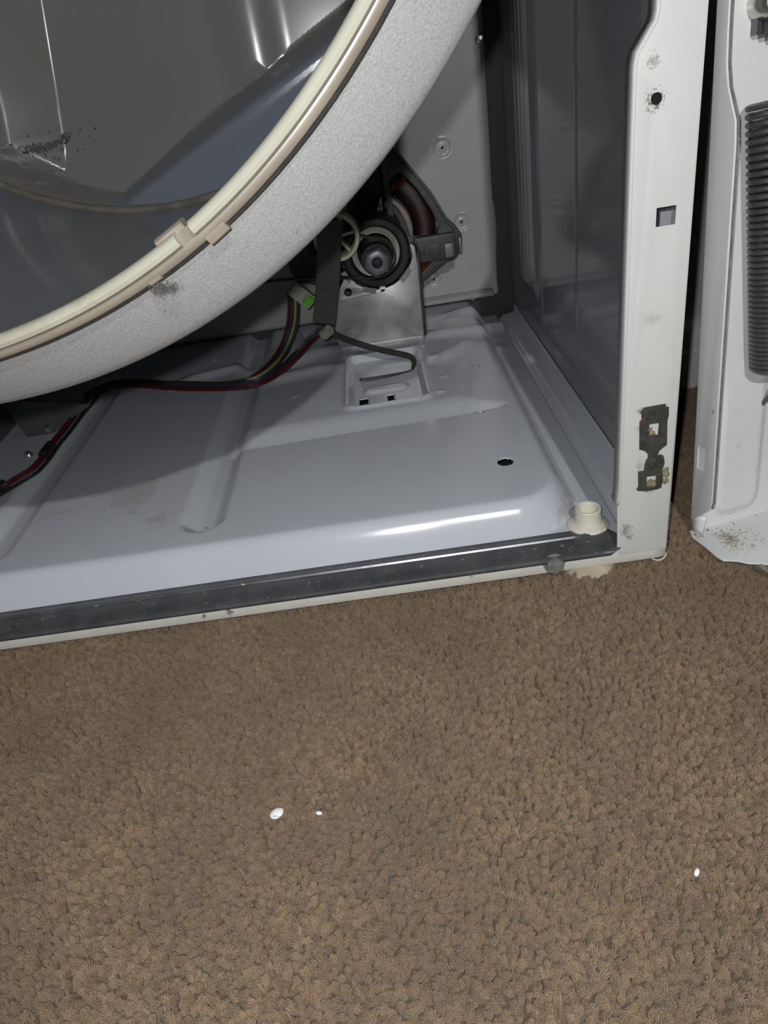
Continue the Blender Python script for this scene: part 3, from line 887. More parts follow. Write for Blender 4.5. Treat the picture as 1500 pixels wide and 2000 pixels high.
# ------------------------------------------------------------------ drum
DC = (-0.419, 0.62)
drum = thing('dryer_drum', (DC[0], 0.1, DC[1]), 'grey dryer drum with a speckled silver front cone and an ivory rim', 'drum')
# speckled cone and outer shell
prof = [(-0.1850, 0.3025), (-0.1830, 0.3042), (-0.160, 0.3235), (-0.152, 0.3300), (-0.147, 0.3335), (-0.142, 0.3352), (-0.136, 0.3358), (-0.128, 0.3350), (-0.120, 0.3340)]
o = lathe_y('front_cone', prof, DC[0], DC[1], 220, mat=M['speckle'], parent=drum); solid(o, 0.001, -1)
tag(o, 'speckled silver-grey front cone of the drum')
o = lathe_y('shell', [(-0.120, 0.3340), (0.10, 0.3340), (0.105, 0.3320), (0.115, 0.3320), (0.120, 0.3340), (0.36, 0.3340), (0.375, 0.325), (0.378, 0.31)], DC[0], DC[1], 160, mat=M['drum_in'], parent=drum)
# inner wall: from the rim flaring to full width, then to the rear seam
o = lathe_y('inner_wall', [(-0.176, 0.2960), (-0.170, 0.3000), (-0.150, 0.3120), (-0.135, 0.3180), (-0.10, 0.3200), (0.20, 0.3200), (0.335, 0.3175), (0.345, 0.3170)], DC[0], DC[1], 220, mat=M['drum_in'], parent=drum)
# dark line under the ring
lathe_y('rim_gasket', [(-0.1862, 0.3012), (-0.1872, 0.3028), (-0.1860, 0.3042), (-0.1835, 0.3046), (-0.1820, 0.3030), (-0.1862, 0.3012)], DC[0], DC[1], 220, mat=M['felt'], parent=drum)
# tan lip and ivory glide strips
lip = lathe_y('rim_lip', [(-0.1770, 0.2945), (-0.1850, 0.2945), (-0.1895, 0.2965), (-0.1905, 0.2990), (-0.1900, 0.3012), (-0.1885, 0.3026), (-0.1862, 0.3026), (-0.1770, 0.2970), (-0.1770, 0.2945)], DC[0], DC[1], 220, mat=M['lip_tan'], parent=drum)


def ang(px, py, y=-0.191):
    p = at(px, py, 1, y); return math.atan2(p.z - DC[1], p.x - DC[0])


a_cl = ang(392, 478); a_lo = ang(364, 486); a_hi = ang(393, 466)
gp = [(-0.1840, 0.2938), (-0.1880, 0.2926), (-0.1915, 0.2928), (-0.1940, 0.2942), (-0.1948, 0.2960), (-0.1940, 0.2977), (-0.1920, 0.2986), (-0.1895, 0.2986), (-0.1840, 0.2970), (-0.1840, 0.2938)]
o = lathe_y('glide_strip', gp, DC[0], DC[1], 110, a_hi, a_hi + math.radians(115), M['glide'], drum, caps=True)
tag(o, 'ivory plastic glide strip running up from the joint')
o = lathe_y('glide_strip', gp, DC[0], DC[1], 110, a_lo - math.radians(115), a_lo, M['glide'], drum, caps=True)
tag(o, 'ivory plastic glide strip running down from the joint')
lathe_y('glide_strip', gp, DC[0], DC[1], 90, a_hi + math.radians(116), a_lo + math.radians(244), M['glide'], drum, caps=True)
# joint clip in the gap: tan block, small tabs outside and inside the lip
def radial(a, r, y): return Vector((DC[0] + r * math.cos(a), y, DC[1] + r * math.sin(a)))
jc = lathe_y('joint_clip', [(-0.182, 0.2938), (-0.1905, 0.2938), (-0.1918, 0.2955), (-0.1905, 0.2985), (-0.1890, 0.3010), (-0.182, 0.3010), (-0.182, 0.2938)], DC[0], DC[1], 8, a_lo - 0.004, a_hi + 0.004, M['clip_tan'], drum, caps=True)
lathe_y('joint_tab', [(-0.1860, 0.3015), (-0.1900, 0.3015), (-0.1905, 0.3025), (-0.1895, 0.3050), (-0.1880, 0.3056), (-0.1860, 0.3045), (-0.1860, 0.3015)], DC[0], DC[1], 8, a_cl + 0.010, a_cl + 0.043, M['lip_tan'], jc, caps=True)
lathe_y('joint_tab', [(-0.180, 0.2908), (-0.1860, 0.2903), (-0.1880, 0.2915), (-0.1875, 0.2940), (-0.180, 0.2940), (-0.180, 0.2908)], DC[0], DC[1], 8, a_cl - 0.052, a_cl - 0.004, M['clip_tan'], jc, caps=True)
lathe_y('joint_tab', [(-0.1860, 0.3015), (-0.1900, 0.3015), (-0.1895, 0.3030), (-0.1882, 0.3037), (-0.1860, 0.3032), (-0.1860, 0.3015)], DC[0], DC[1], 6, ang(318, 566) - 0.012, ang(318, 566) + 0.008, M['lip_tan'], lip, caps=True)
# rear seam
lathe_y('rear_seam', [(0.338, 0.3180), (0.336, 0.3150), (0.340, 0.3125), (0.347, 0.3120), (0.352, 0.3140), (0.352, 0.3180), (0.338, 0.3180)], DC[0], DC[1], 200, mat=M['seam'], parent=drum)

# pressed rear wall
YR = 0.405
pA, pB = at(258, 345, 1, YR), at(640, 40, 1, YR)
ch = Vector((pB.x - pA.x, pB.z - pA.z)).normalized(); chn = Vector((ch.y, -ch.x))      # pointing outwards (down right)
gl0, gl1 = at(2, 100, 1, YR), at(38, 285, 1, YR)
gr0, gr1 = at(95, 0, 1, YR), at(125, 222, 1, YR)


def line_sd(x, z, a, b):
    d = Vector((b.x - a.x, b.z - a.z)).normalized(); return (x - a.x) * d.y - (z - a.z) * d.x


rr0, rr1 = at(448, 0, 1, YR), at(478, 125, 1, YR)
zbot = at(220, 275, 1, YR).z


def clamp01(t): return min(1.0, max(0.0, t))


def soft(t, k=0.12):
    """clamp with lightly rounded corners"""
    if t <= -k or t >= 1 + k: return clamp01(t)
    if t < k: return (t + k) ** 2 / (4 * k)
    if t > 1 - k: return 1 - (1 + k - t) ** 2 / (4 * k)
    return t


rs0, rs1 = at(492, 0, 1, YR), at(512, 100, 1, YR)


def chord_s(x, z): return (x - pA.x) * chn.x + (z - pA.z) * chn.y


def rear_y(x, z):
    r = math.hypot(x - DC[0], z - DC[1])
    y = YR
    # raised flutes between two sharp edges
    d = max(-line_sd(x, z, gl0, gl1), (zbot + 0.014 - z) * 1.4)
    y -= 0.029 * soft(1 - d / 0.050, 0.05)
    d = max(-line_sd(x, z, rs0, rs1), line_sd(x, z, rr0, rr1), rr1.z - 0.006 - z)
    y -= 0.007 * soft(1 - d / 0.022, 0.45)
    # bottom apron tilting towards the opening
    y -= 0.028 * soft((zbot - z) / 0.060, 0.3)
    # pressed rib cut off by a chord, lower right: steep bank, then a rounded top running out to the wall
    s = chord_s(x, z)
    if s > -0.01:
        b = sstep((s + 0.002) / 0.024)
        y = min(y, YR - 0.050 * b - 0.010 * clamp01((s - 0.03) / 0.04))
    # rolled corner into the side wall
    y = min(y, YR - 0.058 * sstep((r - 0.288) / 0.030) ** 1.5) if r > 0.288 else y
    return y


angs = list(np.linspace(math.radians(-172), math.radians(-12), 560)) + list(np.linspace(math.radians(-11), math.radians(187), 130))
na, nr = len(angs), 150
V = [(DC[0], rear_y(*DC), DC[1])]; Fc = []
for k in range(1, nr + 1):
    r = 0.3165 * k / nr
    for a in angs:
        x, z = DC[0] + r * math.cos(a), DC[1] + r * math.sin(a)
        V.append((x, rear_y(x, z), z))
for i in range(na): Fc.append((0, 1 + (i + 1) % na, 1 + i))
for k in range(nr - 1):
    for i in range(na):
        j = (i + 1) % na
        Fc.append((1 + k * na + i, 1 + k * na + j, 1 + (k + 1) * na + j, 1 + (k + 1) * na + i))
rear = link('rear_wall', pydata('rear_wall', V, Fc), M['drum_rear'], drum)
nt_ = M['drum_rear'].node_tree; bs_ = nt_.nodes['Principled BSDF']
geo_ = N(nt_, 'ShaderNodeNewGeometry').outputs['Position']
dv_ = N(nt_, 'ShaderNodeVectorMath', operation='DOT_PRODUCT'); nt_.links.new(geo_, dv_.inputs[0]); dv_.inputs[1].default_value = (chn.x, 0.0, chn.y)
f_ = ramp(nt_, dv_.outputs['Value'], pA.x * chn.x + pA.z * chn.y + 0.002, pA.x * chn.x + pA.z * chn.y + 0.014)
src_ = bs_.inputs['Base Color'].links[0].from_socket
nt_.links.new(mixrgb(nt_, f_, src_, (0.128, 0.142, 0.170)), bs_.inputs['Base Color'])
bm = bmesh.new(); bm.from_mesh(rear.data); bmesh.ops.recalc_face_normals(bm, faces=bm.faces); bm.to_mesh(rear.data); bm.free()
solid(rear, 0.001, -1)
lathe_y('rear_shaft', [(0.40, 0.0), (0.40, 0.016), (0.655, 0.016), (0.655, 0.0)], DC[0], DC[1], 24, mat=M['steel'], parent=drum)
# black dust caught at the foot of the flute
bm = bmesh.new()
for k in range(420):
    t = random.random()
    px, py = 50 + 85 * t + random.gauss(0, 5), 293 - 28 * t * t + random.gauss(0, 3.5 + 3 * abs(t - 0.5))
    if random.random() < 0.12: px += random.gauss(10, 35); py += random.gauss(8, 14)
    p = at(px, py, 1, YR)
    for _ in range(9): p = at(px, py, 1, 0.5 * p.y + 0.5 * (rear_y(p.x, p.z) - 0.0008))
    s = random.uniform(0.0005, 0.0016)
    c = bmesh.ops.create_icosphere(bm, subdivisions=1, radius=s)
    bmesh.ops.transform(bm, matrix=Matrix.Translation(p) @ Matrix.Diagonal((1.0, 0.5, 1.0, 1.0)), verts=c['verts'])
tag(link('black_dust', mesh_of(bm, 'black_dust'), M['black'], drum), 'scatter of black dust at the foot of the drum flute', kind='stuff')

# lint tuft hanging from the rim
bm = bmesh.new()
base = at(300, 562, 1, -0.187)
for k in range(110):
    a0 = base + Vector((random.gauss(0.0035, 0.0028), random.uniform(-0.002, 0.001), random.gauss(0.0005, 0.0009)))
    tip = a0 + Vector((random.gauss(0.0005, 0.0014), random.uniform(-0.001, 0.002), -abs(random.gauss(0.0022, 0.0013))))
    w = 0.00013
    mid = (a0 + tip) / 2 + Vector((random.gauss(0, 0.001), random.gauss(0, 0.0008), random.gauss(0, 0.0008)))
    vs = []
    for p, ww in ((a0, w), (mid, w), (tip, w * 0.3)):
        vs.append([bm.verts.new(p + Vector((ww, 0, 0))), bm.verts.new(p + Vector((-ww * 0.5, ww, 0))), bm.verts.new(p + Vector((-ww * 0.5, -ww, 0)))])
    for q in range(2):
        for j in range(3):
            bm.faces.new((vs[q][j], vs[q][(j + 1) % 3], vs[q + 1][(j + 1) % 3], vs[q + 1][j]))
tag(link('lint_tuft', mesh_of(bm, 'lint_tuft'), M['lint'], drum), 'grey lint tuft hanging from the rim', kind='stuff')

# ------------------------------------------------------------------ motor
YM = 0.50
mc = at(733, 488, 1, YM)
K = (at(833, 488, 1, YM) - mc).x / 100.0            # metres per photo pixel at the motor's face
motor = thing('drive_motor', (mc.x, 0.54, 0.06), 'electric drive motor with copper windings clamped in a zinc bracket', 'motor')
MX, MZ = mc.x, mc.z
# zinc bracket with a round saddle
def b2(px, py): p = at(px, py, 1, 0.490); return (p.x, p.z)
arc = []
for i in range(17):
    a = math.radians(-172 + i * (172 - 10 + 6) / 16.0)
    arc.append((MX + 0.0485 * math.cos(a), MZ + 0.0485 * math.sin(a)))
outl = [b2(655, 655), b2(655, 590), b2(664, 561), b2(672, 545), b2(684, 543)] + [p for p in arc if p[1] < MZ - 0.004 and p[0] > b2(684, 543)[0] + 0.004] + [b2(800, 476), b2(810, 480), b2(816, 520), b2(824, 610), b2(829, 660), b2(820, 672), b2(700, 690), b2(665, 680)]
hl = [circle_pts(*b2(680, 571), 7.8 * K, 18), circle_pts(*b2(747, 563), 5.5 * K, 14)]
o = sheet('motor_bracket', outl, hl, 0.0022, 0.0005, lambda x, y, z: Vector((x, 0.490 + z - 0.018 * math.exp(-((x - MX - 0.002) / 0.035) ** 4 - ((y - 0.115) / 0.022) ** 2) * 0.5, y)), M['zinc'], motor)
tag(o, 'zinc plated motor bracket with a round saddle')
# folded right cheek of the bracket, and foot
xr = b2(826, 640)[0]
o = grid('bracket_cheek', [0.0, 0.25, 0.5, 0.75, 1.0], [0.4895, 0.493, 0.500, 0.53, 0.56], lambda t, y: (b2(816, 520)[0] * t + xr * (1 - t) + (0.003 if y > 0.492 else 0.0), y, 0.072 + (MZ - 0.080) * t))
solid(link('bracket_cheek', o, M['bell'], motor), 0.0018)
o = grid('bracket_cheek', [0.0, 0.5, 1.0], [0.4895, 0.493, 0.500, 0.53, 0.56], lambda t, y: (b2(656, 600)[0], y, 0.072 + 0.06 * t))
solid(link('bracket_cheek', o, M['zinc'], motor), 0.0018)
box('bracket_foot', (b2(665, 680)[0], 0.486, 0.0595), (xr, 0.56, 0.074), M['zinc'], motor, 0.003)
# clamp tabs on the saddle
for a0, a1 in ((-118, -98), (-56, -34), (-158, -140)):
    lathe_y('clamp_tab', [(0.486, 0.0465), (0.4855, 0.0535), (0.489, 0.0540), (0.489, 0.0465), (0.486, 0.0465)], MX, MZ, 8, math.radians(a0), math.radians(a1), M['bell_lt'], motor, caps=True)
# rubber ring, steel hub ring, dark pulley sleeve and hex nut
lathe_y('rubber_ring', [(0.500, 47.5 * K), (0.484, 48 * K), (0.480, 52 * K), (0.480, 62 * K), (0.484, 66 * K), (0.498, 67 * K), (0.506, 64 * K), (0.506, 47.5 * K), (0.500, 47.5 * K)], MX, MZ, 64, mat=M['rubber'], parent=motor)
lathe_y('hub_ring', [(0.512, 34 * K), (0.487, 35 * K), (0.4835, 36.5 * K), (0.4835, 39 * K), (0.4860, 40 * K), (0.4855, 46.5 * K), (0.4875, 47.5 * K), (0.500, 47.5 * K), (0.512, 47.5 * K), (0.512, 34 * K)], MX, MZ, 64, mat=M['hub'], parent=motor)
lathe_y('pulley_sleeve', [(0.52, 0.0), (0.52, 34 * K), (0.487, 34 * K), (0.470, 31 * K), (0.455, 30 * K), (0.446, 30 * K), (0.444, 28 * K), (0.444, 0.0)], MX, MZ, 56, mat=M['black'], parent=motor)
for (y0, y1, r, mname, nm) in ((0.446, 0.428, 25.0, 'nut', 'hex_nut'),):
    V = []; Fc = []
    n = 36
    rings = []
    for (y, rr, hexed) in ((y0, 1.0, 1), (y1 + 0.002, 1.0, 1), (y1, 0.90, 0.4), (y1 - 0.0012, 0.78, 0), (y1 - 0.0012, 0.42, 0), (y1 + 0.003, 0.34, 0), (y1 + 0.014, 0.33, 0)):
        ring = []
        for i in range(n):
            a = 2 * math.pi * i / n + 0.26
            hx = math.cos(math.pi / 6) / math.cos(((a - 0.26) % (math.pi / 3)) - math.pi / 6)
            q = r * K * rr * (hx * hexed * 1.08 + (1 - hexed))
            ring.append(len(V)); V.append((MX + q * math.cos(a), y, MZ + q * math.sin(a)))
        rings.append(ring)
    for A_, B_ in zip(rings, rings[1:]):
        for i in range(n): Fc.append((A_[i], A_[(i + 1) % n], B_[(i + 1) % n], B_[i]))
    me = pydata(nm, V, Fc); bm = bmesh.new(); bm.from_mesh(me); bmesh.ops.recalc_face_normals(bm, faces=bm.faces); bm.to_mesh(me); bm.free()
    link(nm, me, M[mname], motor)
lathe_y('shaft_bore', [(0.4435, 0.0), (0.4435, 0.34 * 25 * K)], MX, MZ, 20, mat=M['black'], parent=motor)
# end bell: square cast frame turned on its corner
YB = 0.575
def e2(px, py): p = at(px, py, 1, YB); return (p.x, p.z)
ec = e2(728, 462)
def mir(p, fx, fz): return (2 * ec[0] - p[0] if fx else p[0], 2 * ec[1] - p[1] if fz else p[1])
q1 = [e2(757, 272), e2(793, 314), e2(842, 374), e2(872, 424), e2(890, 441), e2(901, 456)]
q4 = [e2(902, 478), e2(898, 492), e2(890, 504), e2(872, 510), e2(846, 532), e2(818, 556), e2(770, 600)]
outl = q1 + q4 + [mir(p, True, False) for p in q4[::-1]] + [mir(p, True, False) for p in q1[::-1]]
win1 = round_poly([e2(757, 392), e2(757, 352), e2(780, 336), e2(812, 366), e2(842, 410), e2(856, 440), e2(852, 460), e2(800, 460), e2(792, 430), e2(776, 405)], 0.004)
win4 = round_poly([e2(800, 503), e2(848, 500), e2(838, 516), e2(815, 540), e2(785, 562), e2(785, 530)], 0.003)
wins = [win1, win4, [mir(p, True, False) for p in win1[::-1]], [mir(p, True, False) for p in win4[::-1]]]
o = sheet('end_bell', outl, wins, 0.007, 0.0012, lambda x, y, z: Vector((x, YB + z, y)), M['bell'], motor)
tag(o, 'dark cast end bell of the motor')
# rim walls and cross arm of the bell
p0 = e2(806, 463); p1 = e2(890, 499)
bx_ = box('bell_arm', (p0[0], YB - 0.013, p1[1]), (p1[0], YB + 0.0, p0[1]), M['bell'], motor, 0.002)
a0 = e2(866, 473); a1 = e2(884, 496)
box('arm_boss', (a0[0], YB - 0.0150, a1[1]), (a1[0], YB - 0.0125, a0[1]), M['bell_lt'], bx_, 0.0006)
for (u0, u1) in ((812, 829), (836, 860)):
    a0 = e2(u0, 474); a1 = e2(u1, 495)
    box('arm_boss', (a0[0], YB - 0.0140, a1[1]), (a1[0], YB - 0.0125, a0[1]), M['bell'], bx_, 0.0006)
a0 = e2(893, 462); a1 = e2(903, 494)
box('bell_ear', (a0[0], YB - 0.010, a1[1]), (a1[0] - 0.001, YB + 0.02, a0[1]), M['bell_lt'], motor, 0.003)
rim = [Vector((p[0], YB - 0.004, p[1])) for p in [e2(757, 276), e2(793, 318), e2(842, 378), e2(872, 428), e2(888, 444)]]
sweep('bell_rib', rim, [(-0.0016, -0.006), (0.0016, -0.006), (0.0016, 0.006), (-0.0016, 0.006)], M['bell'], motor, up=Vector((0, -1, 0)))
# bright stator ring and windings behind the bell
sc = (ec[0], ec[1])
Kb = (at(828, 462, 1, YB) - at(728, 462, 1, YB)).x / 100
lathe_y('stator_ring', [(YB + 0.004, 66 * Kb), (YB + 0.002, 68 * Kb), (YB + 0.002, 79 * Kb), (YB + 0.03, 79 * Kb), (YB + 0.03, 66 * Kb), (YB + 0.004, 66 * Kb)], sc[0], sc[1], 72, mat=M['steel'], parent=motor)
for i, (r0, r1, yo) in enumerate(((82, 128, 0.016),)):
    prof = []
    for k in range(13):
        t = 2 * math.pi * k / 12
        prof.append((YB + yo + 0.012 * math.sin(t), (0.5 * (r0 + r1) + 0.5 * (r1 - r0) * math.cos(t)) * Kb))
    lathe_y('winding', prof, sc[0], sc[1], 96, mat=M['winding'], parent=motor); winding = bpy.context.scene.objects['winding']
# loose copper end turns where the varnish has worn
def end_turns(px0, py0, px1, py1, n, spread, nm):
    bm_parts = []
    V = []; Fc = []
    for k in range(n):
        t = random.random()
        c = at(px0 + (px1 - px0) * t + random.gauss(0, spread), py0 + (py1 - py0) * t + random.gauss(0, spread), 1, YB + 0.004)
        L_ = random.uniform(0.003, 0.008); an = random.uniform(-0.6, 1.2); rr = 0.0007
        d = Vector((math.cos(an), random.uniform(-0.4, 0.1), math.sin(an))).normalized()
        side = d.cross(Vector((0, 1, 0))).normalized(); nr_ = d.cross(side)
        b = len(V)
        for q in range(5):
            s = (q / 4 - 0.5) * L_
            cc = c + d * s + Vector((0, -0.003 * math.cos((q / 4 - 0.5) * 3.0), 0))
            for j in range(5):
                V.append(cc + side * rr * math.cos(j * 1.2566) + nr_ * rr * math.sin(j * 1.2566))
        for q in range(4):
            for j in range(5):
                Fc.append((b + q * 5 + j, b + q * 5 + (j + 1) % 5, b + (q + 1) * 5 + (j + 1) % 5, b + (q + 1) * 5 + j))
    tag(link(nm, pydata(nm, V, Fc), M['copper'], winding), 'loose bright copper end turns', kind='stuff')
end_turns(764, 368, 788, 350, 70, 4, 'copper_end_turns')
end_turns(822, 532, 846, 508, 80, 4, 'copper_end_turns')
# stator core and rear bell
lathe_y('stator_core', [(YB + 0.026, 0.0), (YB + 0.026, 130 * Kb), (YB + 0.062, 130 * Kb), (YB + 0.070, 110 * Kb), (YB + 0.070, 0.0)], sc[0], sc[1], 48, mat=M['bell'], parent=motor)
# neck between bell and hub, switch box on top
lathe_y('motor_neck', [(YB + 0.03, 0.0), (YB + 0.03, 60 * Kb), (0.530, 58 * K), (0.506, 52 * K), (0.506, 0.0)], MX, MZ + 0.004, 48, mat=M['bell'], parent=motor)
s0 = at(690, 300, 1, 0.55); s1 = at(752, 418, 1, 0.55)
box('switch_box', (s0.x, 0.548, s1.z), (s1.x, 0.60, s0.z), M['black'], motor, 0.003)
s0 = at(752, 300, 1, 0.54); s1 = at(759, 424, 1, 0.54)
box('switch_tongue', (s0.x, 0.538, s1.z), (s1.x, 0.575, s0.z), M['bell'], motor, 0.0006)
s0 = at(726, 385, 1, 0.545); s1 = at(749, 420, 1, 0.545)
sheet('terminal_tab', [(s0.x, s1.z), (s1.x, s1.z), (s1.x, s0.z)], [], 0.001, 0.0002, lambda x, y, z: Vector((x, 0.542 + z, y)), M['steel'], motor)

# ------------------------------------------------------------------ idler arm with its pulley
idl = thing('idler_arm', (-0.24, 0.42, 0.055), 'dark flat spring-steel idler arm bent under the motor, with a cream spoked pulley', 'idler arm')
# upright wide leaf, standing to the left of the bracket
path = [at(646, 430, 1, 0.434), at(643, 480, 1, 0.434), at(641, 540, 1, 0.436), at(637, 590, 1, 0.438), at(633, 632, 1, 0.438)]
sec = [(-0.0155, -0.0009), (0.0155, -0.0009), (0.0155, 0.0009), (-0.0155, 0.0009)]
bev_sec = [(-0.0147, 0.0), (-0.0142, -0.0009), (0.0142, -0.0009), (0.0147, 0.0), (0.0142, 0.0009), (-0.0142, 0.0009)]
sweep('arm_leaf', catmull(path, 8), bev_sec, M['arm'], idl, up=Vector((0, -1, 0)), widths=[1.02 for i in range(33)])
# lower leaf seen nearly edge on: runs right, U turn, back into the pocket
pz = 0.066
low = [at(640, 647, 1, 0.438), at(690, 668, 1, 0.437), at(745, 684, 1, 0.435), at(785, 692, 1, 0.433), at(803, 698, 1, 0.430), at(809, 709, 1, 0.425), at(802, 723, 1, 0.418), at(770, 731, 1, 0.408), at(735, 737, 1, 0.401), at(705, 741, 1, 0.396)]
h_ = 0.0050
lowp = catmull(low, 8)
def leaf_sec(w): return [(-0.0014, -w), (0.0014, -w), (0.0014, w), (-0.0014, w)]
wd = [0.62 + 0.55 * sstep((i - 44) / 20) for i in range(len(lowp))]
sweep('arm_spring', lowp, leaf_sec(0.0072), M['arm'], idl, up=Vector((0, -0.3, 1)), widths=wd)
# cream pin where the leaves meet
pp = at(638, 649, 1, 0.434)
bm = bmesh.new(); bmesh.ops.create_cone(bm, cap_ends=True, segments=16, radius1=0.0075, radius2=0.0070, depth=0.016)
bmesh.ops.bevel(bm, geom=[e for e in bm.edges if len(e.link_faces) == 2 and e.calc_face_angle(0) > 1], offset=0.0012, segments=2, affect='EDGES')
bmesh.ops.transform(bm, matrix=Matrix.Translation(pp) @ Matrix.Rotation(0.9, 4, 'Z') @ Matrix.Rotation(1.0, 4, 'X'), verts=bm.verts)
link('arm_pin', mesh_of(bm, 'arm_pin'), M['plug'], idl)
# pulley
ic = at(657, 462, 1, 0.452)
Ki = K * 0.955
pul = lathe_y('idler_pulley', [(0.444, 36 * Ki), (0.442, 38 * Ki), (0.442, 44 * Ki), (0.445, 45.5 * Ki), (0.466, 45.5 * Ki), (0.469, 44 * Ki), (0.469, 36 * Ki), (0.444, 36 * Ki)], ic.x, ic.z, 56, mat=M['cream'], parent=idl)
tag(pul, 'cream plastic spoked pulley')
lathe_y('pulley_hub', [(0.441, 4 * Ki), (0.441, 11 * Ki), (0.471, 11 * Ki), (0.471, 4 * Ki), (0.441, 4 * Ki)], ic.x, ic.z, 24, mat=M['cream'], parent=pul)
for k in range(6):
    a = k * math.pi / 3 + 0.15
    c = Vector((ic.x, 0.456, ic.z))
    mm = Matrix.Translation(c) @ Matrix.Rotation(-a, 4, 'Y')
    bm = bmesh.new(); box_bm(bm, (10 * Ki, -0.010, -2.2 * Ki), (37 * Ki, 0.010, 2.2 * Ki), mm)
    link('pulley_spoke', mesh_of(bm, 'pulley_spoke'), M['cream'], pul)
lathe_y('pulley_axle', [(0.436, 0.0), (0.436, 5.0 * Ki), (0.488, 5.0 * Ki), (0.488, 0.0)], ic.x, ic.z, 18, mat=M['arm'], parent=pul)

# ------------------------------------------------------------------ drive belt
c0 = Vector((MX, 0.458, MZ))
bp = [at(430, 560, 1, 0.458), at(560, 546, 1, 0.458), at(640, 543, 1, 0.458), Vector((MX - 0.012, 0.458, MZ - 0.0238))]
for k in range(9):
    a = math.radians(-100 + k * 24)
    bp.append(Vector((MX + 0.0242 * math.cos(a), 0.458, MZ + 0.0242 * math.sin(a))))
bp += [at(690, 455, 1, 0.458), at(640, 420, 1, 0.458), at(560, 380, 1, 0.458)]
b = sweep('drive_belt', catmull(bp, 6), [(-0.0045, -0.0011), (0.0045, -0.0011), (0.0045, 0.0011), (-0.0045, 0.0011)], M['rubber'], None, up=Vector((0, 0, 1)))
tag(b, 'thin black rubber belt looped round the motor pulley', 'belt')

# ------------------------------------------------------------------ wiring
wir = thing('wiring_harness', (-0.40, 0.42, 0.07), 'bundle of red, black and yellow wires with a pale plug crossing the dryer base', 'wires')
def wpath(px, dz=0.0, dx=0.0, zz=0.072):
    out = []
    for p in px:
        if len(p) == 4: q = at(p[0] + dx, p[1] + dz, p[2], p[3])
        else: q = at(p[0] + dx, p[1] + dz, 2, zz)
        out.append(q)
    return out
A = [(640, 640, 1, .492), (612, 655, 1, .485), (580, 690, 2, .082), (545, 722), (505, 743), (455, 752), (390, 754), (320, 752), (270, 748), (215, 752), (165, 775, 1, .43)]
for (dz, dx, nm, mt, r) in ((-5, 0, 'wire', 'blackw', 0.0019), (0, 1, 'wire', 'blue', 0.0018), (4, 2, 'wire', 'red', 0.0019), (7.5, 4, 'wire', 'red', 0.0016)):
    tube(nm, wpath(A, dz, dx), r, M[mt], wir)
Bp = [(572, 570, 1, .53), (573, 600, 1, .525), (570, 635, 1, .515), (557, 675, 1, .50), (535, 708, 2, .080), (500, 735, 2, .075), (460, 745), (400, 747), (300, 745), (240, 748)]
for (dz, dx, mt, r) in ((0, 4, 'yellow', 0.0019), (0, -9, 'red', 0.0018), (1, -3, 'teal', 0.0017), (3, 9, 'blue', 0.0018)):
    tube('wire', wpath(Bp, dz, dx), r, M[mt], wir)
Cp = [(185, 768, 1, .425), (160, 795, 2, .078), (130, 835, 2, .074), (108, 862, 2, .073), (90, 888, 2, .072), (66, 915, 2, .070), (30, 938, 2, .068), (-10, 962, 2, .068), (-60, 990, 2, .068)]
for (dz, dx, mt, r) in ((-3, -4, 'red', 0.0019), (0, 1, 'red', 0.0017), (6, 7, 'blackw', 0.0019)):
    tube('wire', wpath(Cp, dz, dx), r, M[mt], wir)
tube('tape_wrap', wpath([(320, 752, 2, .072), (300, 750, 2, .072), (272, 749, 2, .072)]), 0.0062, M['black'], wir, 10)
tube('tape_wrap', wpath([(100, 868, 2, .073), (90, 880, 2, .072), (84, 889, 2, .072)]), 0.0055, M['black'], wir, 10)
tube('tape_wrap', wpath([(12, 945, 2, .069), (0, 953, 2, .068), (-14, 962, 2, .068)]), 0.0065, M['black'], wir, 10)
pc = at(588, 574, 1, 0.525)
bm = bmesh.new(); box_bm(bm, (-0.016, -0.008, -0.010), (0.020, 0.008, 0.010))
bmesh.ops.bevel(bm, geom=bm.edges[:], offset=0.0015, segments=2, affect='EDGES')
bmesh.ops.transform(bm, matrix=Matrix.Translation(pc) @ Matrix.Rotation(math.radians(48), 4, 'Y'), verts=bm.verts)
plug = link('connector_plug', mesh_of(bm, 'connector_plug'), M['plug'], wir)
pc = at(602, 588, 1, 0.512)
bm = bmesh.new(); box_bm(bm, (-0.0055, -0.003, -0.0065), (0.0055, 0.003, 0.0065))
bmesh.ops.bevel(bm, geom=bm.edges[:], offset=0.001, segments=2, affect='EDGES')
bmesh.ops.transform(bm, matrix=Matrix.Translation(pc) @ Matrix.Rotation(math.radians(48), 4, 'Y'), verts=bm.verts)
tag(link('green_tab', mesh_of(bm, 'green_tab'), M['green'], plug), 'bright green tab on the plug')

# ------------------------------------------------------------------ loose front panel standing beside the dryer
G = Vector((0.037, 0.037, 0.004))
LEAN = math.radians(5.0)
PU = Vector((0.982, 0.19, 0.0)).normalized()                        # along the skin, to the right
PM0 = Vector((0.19, -0.982, 0.0)).normalized()                      # towards the viewer
PV = Vector((0, math.sin(LEAN), math.cos(LEAN)))
PM = PU.cross(PV).normalized()
if PM.dot(PM0) < 0: PM = -PM
def pl(u, v, mm): return G + PU * u + PV * v + PM * mm
fp = thing('dryer_front_panel', tuple(G), 'loose white dryer front panel standing on the carpet with its inside facing out', 'panel')
